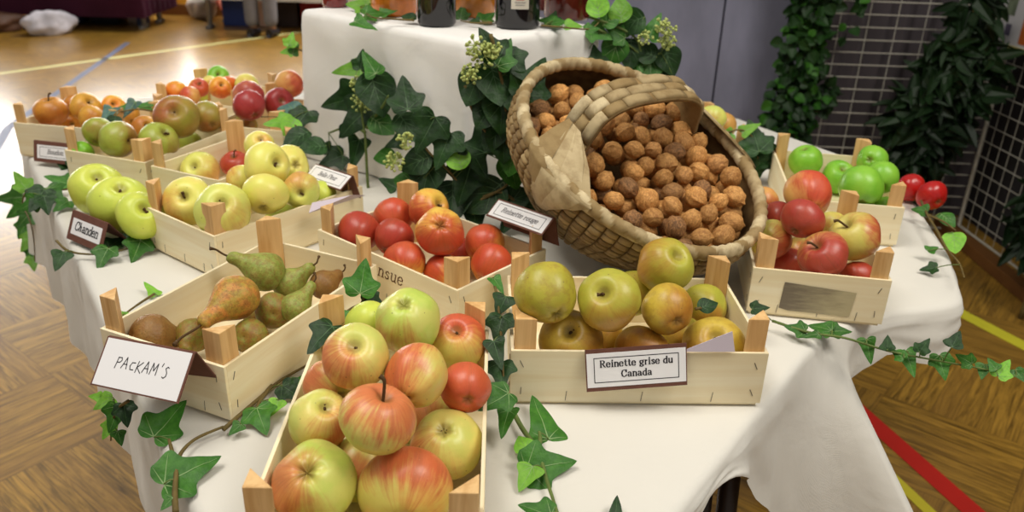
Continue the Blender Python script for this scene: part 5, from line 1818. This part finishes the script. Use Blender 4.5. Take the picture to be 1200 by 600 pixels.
sprig('small ivy sprig lying between the bottles on the riser', TOPZ, [
    (541, 14, 18, 90, 'ivy', 'm'), (572, 20, 20, 60, 'ivy', 'm'), (556, 24, 14, 180, 'tri', 'd')], [[(576, 26), (556, 27), (540, 24)]], group=GIV)
sprig('small ivy sprig on the riser top in front of the dark red jar', TOPZ, [
    (640, 24, 20, 150, 'ivy', 'm'), (656, 26, 24, 20, 'ivy', 'm'), (672, 30, 24, 350, 'tri', 'l'), (648, 20, 18, 90, 'ivy', 'd'), (694, 34, 18, 20, 'ivy', 'm')],
    [[(634, 30), (660, 32), (690, 34), (702, 26)]], group=GIV)
LB = ('y', 1.64)
sprig('pale ivy sprig poking out beyond the left edge of the riser', LB, [
    (341, 46, 18, 80, 'ivy', 'l'), (337, 60, 18, 190, 'ivy', 'l'), (346, 58, 16, 60, 'tri', 'm')], [[(356, 60), (346, 56), (338, 50)]], group=GIV)
LB2 = ('z', .855)
sprig('ivy sprig at the left foot of the riser, over the dusky red apple crate', LB2, [
    (340, 128, 30, 150, 'oval', 'b'), (352, 142, 36, 250, 'ivy', 'd'), (326, 144, 34, 190, 'ivy', 'l'), (340, 148, 26, 240, 'oval', 'l'), (348, 162, 40, 230, 'oval', 'd'), (368, 172, 34, 200, 'oval', 'd')],
    [[(366, 165), (350, 150), (330, 138), (306, 137)]], group=GIV)
BEH = ('y', 1.50)
sprig('dark ivy sprig hanging over the crate hidden behind the basket', BEH, [
    (884, 160, 44, 100, 'ivy', 'd'), (890, 186, 44, 270, 'ivy', 'd'), (878, 196, 40, 250, 'ivy', 'd'), (848, 160, 24, 200, 'dart', 'l'), (880, 150, 26, 30, 'dart', 'l'), (857, 185, 22, 320, 'oval', 'd'), (903, 192, 28, 330, 'ivy', 'd'), (873, 178, 22, 60, 'tri', 'l'), (834, 160, 18, 210, 'tri', 'm'), (896, 170, 30, 350, 'ivy', 'd')],
    [[(842, 160), (868, 152), (886, 168), (888, 205)]], group=GIV)
sprig('bluish green leaves lying among the orange-brown russet apples', ('z', .852), [
    (126, 134, 22, 260, 'dart', 'b'), (152, 128, 26, 250, 'dart', 'b'), (165, 124, 26, 170, 'dart', 'm'), (145, 127, 18, 190, 'tri', 'm'), (134, 142, 16, 260, 'oval', 'd')], [[(178, 130), (160, 128), (140, 131), (126, 130)]])
t = sprig('single green leaf covering an apple at the back of the Reinette grise crate', ('z', .835), [
    (829, 358, 26, 30, 'oval', 'd')], [[(815, 362), (822, 361)]])

# ------------------------------------------------------------------ jars and bottles on the riser
def glassy(name, rgb, rough=.12):
    t = NT(name, rough, .5)
    f = t.noise(t.map((1, 1, 1)), 45.0, 3.0)
    c = lin(rgb)
    t.b.inputs['Coat Weight'].default_value = .6
    t.b.inputs['Coat Roughness'].default_value = .05
    return t.col(t.mix(t.ss(f, .35, .65), tuple(v * .7 for v in c[:3]) + (1,), c))


M_LID = plain('gold_lid', (190, 160, 90), .35, .5, .8)


def jar(label, px, py, wpx, rgb, h=.13, lid=True):
    p = at(px, py, RZ)
    r = wpx / 2 * depth(p) / FPX
    p = p + Vector((p.x, p.y, 0)).normalized() * r
    t = empty('preserve_jar', label, 'jar', (p.x, p.y, RZ + .001), group='jars of preserve on the riser')
    b = MB()
    b.lathe([(0, 0), (r * .93, 0), (r, .006), (r, h * .82), (r * .97, h * .88), (r * .86, h * .93), (r * .86, h), (0, h)], 36)
    b.build('glass_body', glassy('preserve_%d_%d_%d' % rgb, rgb), t, True)
    b = MB()
    b.lathe([(0, h * .96), (r * .93, h * .96), (r * .93, h * 1.06), (r * .89, h * 1.09), (0, h * 1.09)], 36)
    b.build('lid', M_LID, t, True)
    return t


def bottle(label, px, py, wpx, h=.27, paper=None):
    p = at(px, py, RZ)
    r = wpx / 2 * depth(p) / FPX
    p = p + Vector((p.x, p.y, 0)).normalized() * r
    t = empty('dark_bottle', label, 'bottle', (p.x, p.y, RZ + .001), group='dark bottles on the riser')
    b = MB()
    b.lathe([(0, 0), (r * .9, 0), (r, .005), (r, h * .6), (r * .92, h * .67), (r * .5, h * .76), (r * .38, h * .82), (r * .38, h * .95), (r * .43, h * .955), (r * .43, h), (0, h)], 40)
    b.build('glass_body', plain('black_bottle_glass', (16, 14, 20), .12, .6), t, True)
    b = MB()
    b.lathe([(0, h * .97), (r * .46, h * .97), (r * .46, h * 1.03), (0, h * 1.03)], 20)
    b.build('cap', plain('bottle_cap', (120, 30, 36), .4, .5), t, True)
    if paper:
        w_, z0, z1 = paper
        d = Vector((-p.x, -p.y, 0)).normalized()
        a0 = math.atan2(d.y, d.x) + .10
        hw = w_ / r / 2
        rows = []
        for z in (z0, z1):
            rows.append([(math.cos(a0 - hw + 2 * hw * k / 14) * (r + .0006), math.sin(a0 - hw + 2 * hw * k / 14) * (r + .0006), z) for k in range(15)])
        b = MB()
        b.grid(rows)
        lb = b.build('paper_label', plain('bottle_label', (214, 206, 190), .7, .2), t, True)
        b = MB()
        bb = MB()
        for zz, wd, k in ((z0 + .006, .5, 0), (z0 + .010, .6, 0), (z0 + .0145, .45, 1), (z0 + .020, .5, 1), (z0 + .027, .55, 0), (z0 + .036, .4, 1)):
            rows = []
            for q in (0, .0011):
                rows.append([(math.cos(a0 - hw * wd + 2 * hw * wd * i / 8) * (r + .0010), math.sin(a0 - hw * wd + 2 * hw * wd * i / 8) * (r + .0010), zz + q + .0004 * math.sin(i * 2.6)) for i in range(9)])
            (bb if k else b).grid(rows)
        b.build('printed_line', M_INKSOFT, lb)
        bb.build('red_printed_line', plain('red_ink', (186, 92, 84), .7, .2), lb)
    return t


jar('dark red preserve jar at the left end of the riser', 393, 10, 30, (120, 22, 20))
jar('orange preserve jar left of the unlabelled dark bottle', 462, 21, 56, (214, 118, 22))
jar('orange fruit preserve jar half hidden between the two dark bottles', 556, 22, 50, (206, 126, 30))
jar('deep red-brown preserve jar beside the labelled dark bottle', 664, 26, 56, (92, 28, 18))
jar('red-brown preserve jar behind the deep red-brown one', 640, 14, 40, (110, 30, 20))
bottle('dark square-shouldered bottle without a label on the riser', 512, 33, 46)
bottle('dark bottle with a cream paper label on the riser', 606, 36, 53, paper=(.030, .034, .10))

# ------------------------------------------------------------------ wire panels and greenery on the right
LM['k'] = (leaf_mat('shrub_dark_leaf', (16, 34, 14), (30, 54, 24)), M_VEIND)
M_WIRE = plain('zinc_wire', (196, 192, 178), .5, .5, .2)


def wire_panel(label, o, x, w_, h_, dx, dz, thick=.0022):
    """o: lower corner, x: horizontal direction"""
    t = empty('wire_mesh_panel', label, 'mesh panel', M=frame(Vector(o), x, (0, 0, 1)))
    b = MB()
    for k in range(int(w_ / dx) + 1):
        b.tube([(k * dx, 0, 0), (k * dx, h_, 0)], thick * .7, 5)
    for k in range(int(h_ / dz) + 1):
        b.tube([(0, k * dz, thick * 2), (w_, k * dz, thick * 2)], thick, 5)
    b.build('wire_grid', M_WIRE, t)
    b = MB()
    b.tube([(0, 0, 0), (w_, 0, 0), (w_, h_, 0), (0, h_, 0)], .007, 8, closed=True)
    b.build('edge_rod', M_WIRE, t)
    return t


wire_panel('dark wire mesh panel standing in front of the grey wall behind the green apples', (1.09, 3.16, .02), (1, -.03, 0), .74, 1.9, .105, .0465)
wire_panel('wire mesh panel standing sideways along the right edge of the room', (1.81, 3.10, .05), (.04, -1, 0), 1.5, 1.9, .06, .06, .0017)
b = MB()
b.box((1.76, 1.9, 0), (1.815, 3.2, .045))
tag(b.build('wooden_sill', plain('sill_wood', (120, 78, 38), .6, .3, var=.2, vscale=8), bevel=.004), 'brown wooden beam on the floor under the sideways mesh panel', 'beam')

def bush(name, label, blobs, n, tone, size, stem, seed, cat='shrub', wide=1.0):
    rnd = random.Random(seed)
    t = empty(name, label, cat, stem[0])
    o0 = Vector(stem[0])
    b = MB()
    outl = leaf_out('oval')
    tot = sum(bl[3] * bl[4] * bl[5] for bl in blobs)
    for bl in blobs:
        for _ in range(int(n * bl[3] * bl[4] * bl[5] / tot)):
            d = Vector((rnd.gauss(0, 1), rnd.gauss(0, 1), rnd.gauss(0, 1))).normalized() * rnd.uniform(.35, 1) ** .5
            c = Vector((bl[0] + d.x * bl[3], bl[1] + d.y * bl[4], bl[2] + d.z * bl[5])) - o0
            nrm = Vector((rnd.gauss(-.2, .5), rnd.gauss(-.8, .5), rnd.gauss(.4, .5))).normalized()
            dn = Vector((rnd.gauss(0, .6), rnd.gauss(-.2, .4), rnd.gauss(-.6, .5)))
            T = (dn - nrm * dn.dot(nrm)).normalized()
            X = T.cross(nrm)
            L = size * rnd.uniform(.7, 1.25)
            m_ = 0 if rnd.random() < .8 else 1
            b.add([c + X * p.x * wide * L + T * p.y * L - nrm * (abs(p.x) * -.3 + (p.y - .4) ** 2 * .25) * L for p in outl[::2]], [tuple(range(len(outl[::2])))[::-1]], m_)
    b.build('foliage', [LM[tone[0]][0], LM[tone[1]][0]], t, False)
    b = MB()
    pts = spline([Vector(p) - o0 for p in stem], 5)
    b.tube(pts, .009, 7)
    b.build('stem', M_TWIG, t, True)
    return t


bush('climbing_ivy', 'tall leafy ivy column climbing the left end of the dark mesh panel', [
    (1.07, 3.12, 1.05, .09, .08, .34), (1.06, 3.1, .72, .09, .07, .16), (1.05, 3.1, .50, .10, .07, .18), (1.07, 3.1, .30, .09, .07, .14), (1.24, 3.1, .93, .03, .03, .06), (1.21, 3.1, .80, .02, .03, .05), (1.16, 3.12, .56, .07, .06, .06)],
    1100, 'dm', .042, [(1.09, 3.13, .0), (1.08, 3.12, .4), (1.10, 3.12, .9), (1.08, 3.12, 1.5)], 3, 'climbing plant')
bush('dark_shrub', 'dark leafy shrub standing between the two wire mesh panels', [
    (1.60, 3.0, .70, .13, .10, .16), (1.53, 3.0, .52, .14, .10, .14), (1.60, 3.0, .86, .08, .08, .12), (1.52, 3.0, .34, .10, .08, .10), (1.50, 3.0, .22, .05, .06, .10)],
    700, 'kk', .095, [(1.60, 3.02, 0), (1.60, 3.02, .5), (1.62, 3.02, 1.1)], 4, wide=.42)
bush('dark_shrub', 'dark leafy shrub at the right edge before the sideways mesh panel', [
    (1.70, 2.42, .40, .07, .14, .14), (1.72, 2.36, .56, .06, .12, .12), (1.70, 2.5, .27, .05, .10, .09)],
    320, 'kk', .095, [(1.69, 2.40, 0), (1.68, 2.38, .3), (1.70, 2.34, .7)], 5, wide=.42)

# framed poster on the sideways panel
pf = on_plane(1166, 47, (1.785, 0, 0), (1, 0, 0))
t = empty('framed_poster', 'white edged poster with an orange field hanging on the sideways mesh panel', 'poster', M=frame(pf, (.04, -1, 0), (0, 0, 1)))
b = MB()
b.box((-.0, 0, -.01), (.62, .5, .004))
b.build('poster_board', plain('poster_white', (206, 204, 206), .6, .3), t, bevel=.001)
b = MB()
b.box((-.006, -.014, -.012), (.63, 0, .008))
b.build('lower_rail', plain('poster_rail', (190, 178, 104), .6, .3), t)
b = MB()
b.add([(.145, .012, .005), (.6, .012, .005), (.6, .17, .005), (.145, .17, .005)], [(0, 1, 2, 3)])
b.build('orange_field', plain('poster_orange', (190, 100, 42), .6, .3), t)
b = MB()
b.add([(.03, .10, .0055), (.085, .10, .0055), (.10, .46, .0055), (.03, .46, .0055)], [(0, 1, 2, 3)])
b.build('green_picture', plain('poster_green', (130, 142, 116), .6, .3, var=.4, vscale=30), t)
b = MB()
b.add([(.05, .03, .0055), (.085, .03, .0055), (.085, .07, .0055), (.05, .07, .0055)], [(0, 1, 2, 3)])
b.build('printed_emblem', plain('poster_violet', (96, 90, 112), .6, .3), t)

# ------------------------------------------------------------------ far end of the hall
def hall_table(label, x0, x1, y0, y1, ztop, drop, cloth, legs, name='hall_table'):
    cx, cy = (x0 + x1) / 2, (y0 + y1) / 2
    t = empty(name, label, 'table', (cx, cy, 0))
    b = MB()
    b.box((x0 - cx, y0 - cy, ztop - .03), (x1 - cx, y1 - cy, ztop))
    b.build('tabletop', plain('hall_table_board', (170, 150, 120), .6, .3), t)
    b = MB()
    rows = []
    P = [(x0 - .02, y0 - .02), (x1 + .02, y0 - .02), (x1 + .02, y1 + .02), (x0 - .02, y1 + .02)]
    per = []
    for i in range(4):
        a, c = Vector(P[i]), Vector(P[(i + 1) % 4])
        for k in range(40):
            per.append(a.lerp(c, k / 40))
    for q in (0, .5, 1):
        rows.append([(cx * 0 + (p.x - cx) * q, (p.y - cy) * q, ztop + .006) for p in per])
    for q in (.05, .35, .7, 1):
        row = []
        for i, p in enumerate(per):
            d = Vector((p.x - cx, p.y - cy)).normalized()
            f = .012 * math.sin(i * 1.1) * q
            row.append((p.x - cx + d.x * (f + .01), p.y - cy + d.y * (f + .01), ztop - drop * q))
        rows.append(row)
    b.grid(rows, wrap=True)
    b.build('table_cover', cloth, t, True)
    for (x, y) in legs:
        b = MB()
        b.tube([(x - cx, y - cy, .0), (x - cx, y - cy, ztop - .03)], .022, 10)
        b.tube([(x - cx, y - cy - .07, .012), (x - cx, y - cy + .07, .012)], .02, 8)
        b.build('leg', plain('hall_table_leg', (150, 146, 140), .4, .5, .4), t, True)
    return t


M_PURP = plain('plum_cloth', (62, 22, 40), .85, .15, var=.25, vscale=3)
hall_table('long hall table with a plum coloured cloth at the far left', -6.3, -3.22, 7.15, 7.85, .78, .66, M_PURP, [(-3.30, 7.36), (-3.30, 7.7), (-5.9, 7.36), (-5.9, 7.7)])
hall_table('hall table with a white cloth behind the person in grey trousers', -2.86, -.6, 7.38, 7.95, .78, .52, plain('hall_white_cloth', (226, 222, 216), .85, .2), [(-2.75, 7.46), (-2.75, 7.88), (-.8, 7.46), (-.8, 7.88)])


def lump(name, label, cat, loc, sx, sy, sz, rgb, seed, box=False, group=None, extra=None):
    b = MB()
    if box:
        b.box((-sx, -sy, 0), (sx, sy, 2 * sz))
        o = b.build(name, plain('%s_%d_%d_%d' % ((name,) + rgb), rgb, .6, .3), bevel=.012)
    else:
        off = Vector((seed * 5.1, seed, 1))
        rows = []
        for i in range(17):
            f = PI * i / 16
            row = []
            for k in range(24):
                q = 2 * PI * k / 24
                p = Vector((math.sin(f) * math.cos(q), math.sin(f) * math.sin(q), math.cos(f)))
                p *= 1 + noise.noise(p * 1.6 + off) * .35
                row.append((p.x * sx, p.y * sy, max(0, p.z * sz + sz * .8)))
            rows.append(row)
        b.grid(rows[::-1], wrap=True)
        o = b.build(name, plain('%s_%d_%d_%d' % ((name,) + rgb), rgb, .6, .3, var=.35, vscale=9), smooth=True)
    o.location = loc
    o.rotation_euler.z = seed * .37
    tag(o, label, cat, group)
    if extra:
        extra(o)
    return o


lump('cloth_bundle', 'brown bundle on the floor at the far left table', 'bundle', (-4.42, 6.98, 0), .24, .15, .09, (92, 62, 44), 1)
lump('cloth_bundle', 'crumpled white sheet on the floor beside the brown bundle', 'bundle', (-3.88, 6.92, 0), .20, .11, .11, (214, 210, 218), 2)
lump('storage_box', 'dark blue box under the plum covered table, leftmost', 'box', (-4.06, 7.60, 0), .15, .12, .11, (34, 44, 78), 0, True)
lump('storage_box', 'black box in the middle under the plum covered table', 'box', (-3.72, 7.62, 0), .13, .12, .10, (28, 30, 36), 0, True)
lump('paper_bag', 'pale brown and white bag under the plum covered table', 'bag', (-3.49, 7.60, 0), .065, .07, .10, (204, 180, 160), 3)
lump('storage_box', 'grey blue box right under the end of the plum covered table', 'box', (-3.37, 7.52, 0), .035, .07, .10, (78, 84, 112), 0, True)


def sack_print(o):
    b = MB()
    b.lathe([(0, -.004), (.07, -.004), (.07, .004), (0, .004)], 16)
    b.build('red_print', plain('sack_red_print', (222, 132, 118), .6, .3), o, True, Matrix.Translation((.02, -.165, .15)) @ Matrix.Rotation(PI / 2 - .25, 4, 'X'))


lump('plastic_sack', 'translucent whitish plastic sack with a red print by the yellow wall', 'sack', (-2.99, 7.97, 0), .17, .11, .15, (208, 198, 188), 4, extra=sack_print)
o = lump('blue_bin', 'dark blue bin under the white covered hall table', 'bin', (-2.53, 7.72, 0), .15, .13, .20, (44, 60, 116), 0, True)
lump('carton', 'light pink paper carton under the white covered hall table', 'carton', (-2.30, 7.68, 0), .06, .08, .16, (214, 176, 150), 0, True)
lump('storage_box', 'dark brown box under the white covered hall table', 'box', (-2.12, 7.74, 0), .11, .12, .15, (54, 40, 34), 0, True)
lump('storage_box', 'dark red box behind the grey trouser legs', 'box', (-1.88, 7.74, 0), .10, .12, .15, (140, 30, 30), 0, True)

# the person in grey trousers standing at the white table
px_, py_ = -2.19, 7.14
per = empty('person', 'person in grey trousers and dark shoes standing at the white covered hall table', 'person', (px_, py_, 0))


def skin_body(name, verts, edges, radii, mat, parent, root=0, levels=2):
    me = bpy.data.meshes.new(name)
    me.from_pydata(verts, edges, [])
    me.materials.append(mat)
    o = link(name, me, parent)
    md = o.modifiers.new('skin', 'SKIN')
    sk = me.skin_vertices[0]
    for i, r_ in enumerate(radii):
        sk.data[i].radius = (r_, r_) if not isinstance(r_, tuple) else r_
    sk.data[root].use_root = True
    md.use_smooth_shade = True
    sb = o.modifiers.new('sub', 'SUBSURF')
    sb.levels = sb.render_levels = levels
    return o


M_SKIN = plain('skin', (206, 160, 132), .55, .3)
V = [(0, 0, .95), (0, 0, 1.15), (0, -.01, 1.38), (0, -.01, 1.48), (0, -.02, 1.58), (0, -.03, 1.70),
     (-.08, 0, .90), (-.08, -.01, .50), (-.08, .01, .09), (.08, 0, .90), (.08, -.01, .50), (.08, .01, .09),
     (-.19, 0, 1.40), (-.26, .02, 1.12), (-.22, -.12, .92), (.19, 0, 1.40), (.26, .02, 1.12), (.22, -.12, .92), (-.08, -.07, .05), (.08, -.07, .05)]
EDG = [(0, 1), (1, 2), (2, 3), (3, 4), (4, 5), (0, 6), (6, 7), (7, 8), (0, 9), (9, 10), (10, 11), (2, 12), (12, 13), (13, 14), (2, 15), (15, 16), (16, 17), (8, 18), (11, 19)]
RAD = [.13, .125, .13, .055, .09, .085, .075, .052, .036, .075, .052, .036, .06, .042, .032, .06, .042, .032, .022, .022]
skin_body('body', V, EDG, RAD, M_SKIN, per)
M_TROU = plain('grey_trousers', (132, 130, 134), .85, .15, var=.1, vscale=12)
TV = [(0, 0, .97), (-.08, 0, .88), (-.08, -.01, .50), (-.08, .01, .07), (.08, 0, .88), (.08, -.01, .50), (.08, .01, .07)]
skin_body('trousers', TV, [(0, 1), (1, 2), (2, 3), (0, 4), (4, 5), (5, 6)], [.15, .09, .068, .062, .09, .068, .062], M_TROU, per)
SVv = [(0, 0, 1.0), (0, 0, 1.2), (0, -.01, 1.38), (-.19, 0, 1.40), (-.26, .02, 1.12), (.19, 0, 1.40), (.26, .02, 1.12)]
skin_body('shirt', SVv, [(0, 1), (1, 2), (2, 3), (3, 4), (2, 5), (5, 6)], [.15, .145, .145, .072, .056, .072, .056], plain('dark_shirt', (60, 66, 84), .85, .15), per)
b = MB()
rows = []
for i in range(10):
    f = PI * .55 * i / 9
    rows.append([(math.sin(f) * math.cos(2 * PI * k / 20) * .104, math.sin(f) * math.sin(2 * PI * k / 20) * .11 - .02, 1.69 + math.cos(f) * .115) for k in range(20)])
b.grid(rows[::-1], wrap=True)
b.build('hair', plain('brown_hair', (74, 56, 40), .7, .3), per, True)
for sx in (-.08, .08):
    b = MB()
    rows = []
    for i in range(13):
        q = i / 12
        y = .10 - q * .30
        wd = .046 * math.sin(PI * min(1, .12 + q * .86)) ** .5
        hh = .075 * (1 - .55 * q)
        rows.append([(wd * math.cos(2 * PI * k / 16), y, max(0, hh * .5 + hh * .5 * math.sin(2 * PI * k / 16))) for k in range(16)])
    b.grid(rows[::-1], wrap=True)
    b.f += [tuple(range(16)), tuple(range(12 * 16 + 15, 12 * 16 - 1, -1))]
    b.mi += [0, 0]
    b.build('shoe', plain('dark_shoe', (34, 32, 34), .5, .4), per, True, Matrix.Translation((sx, 0, 0)))
per.rotation_euler.z = PI
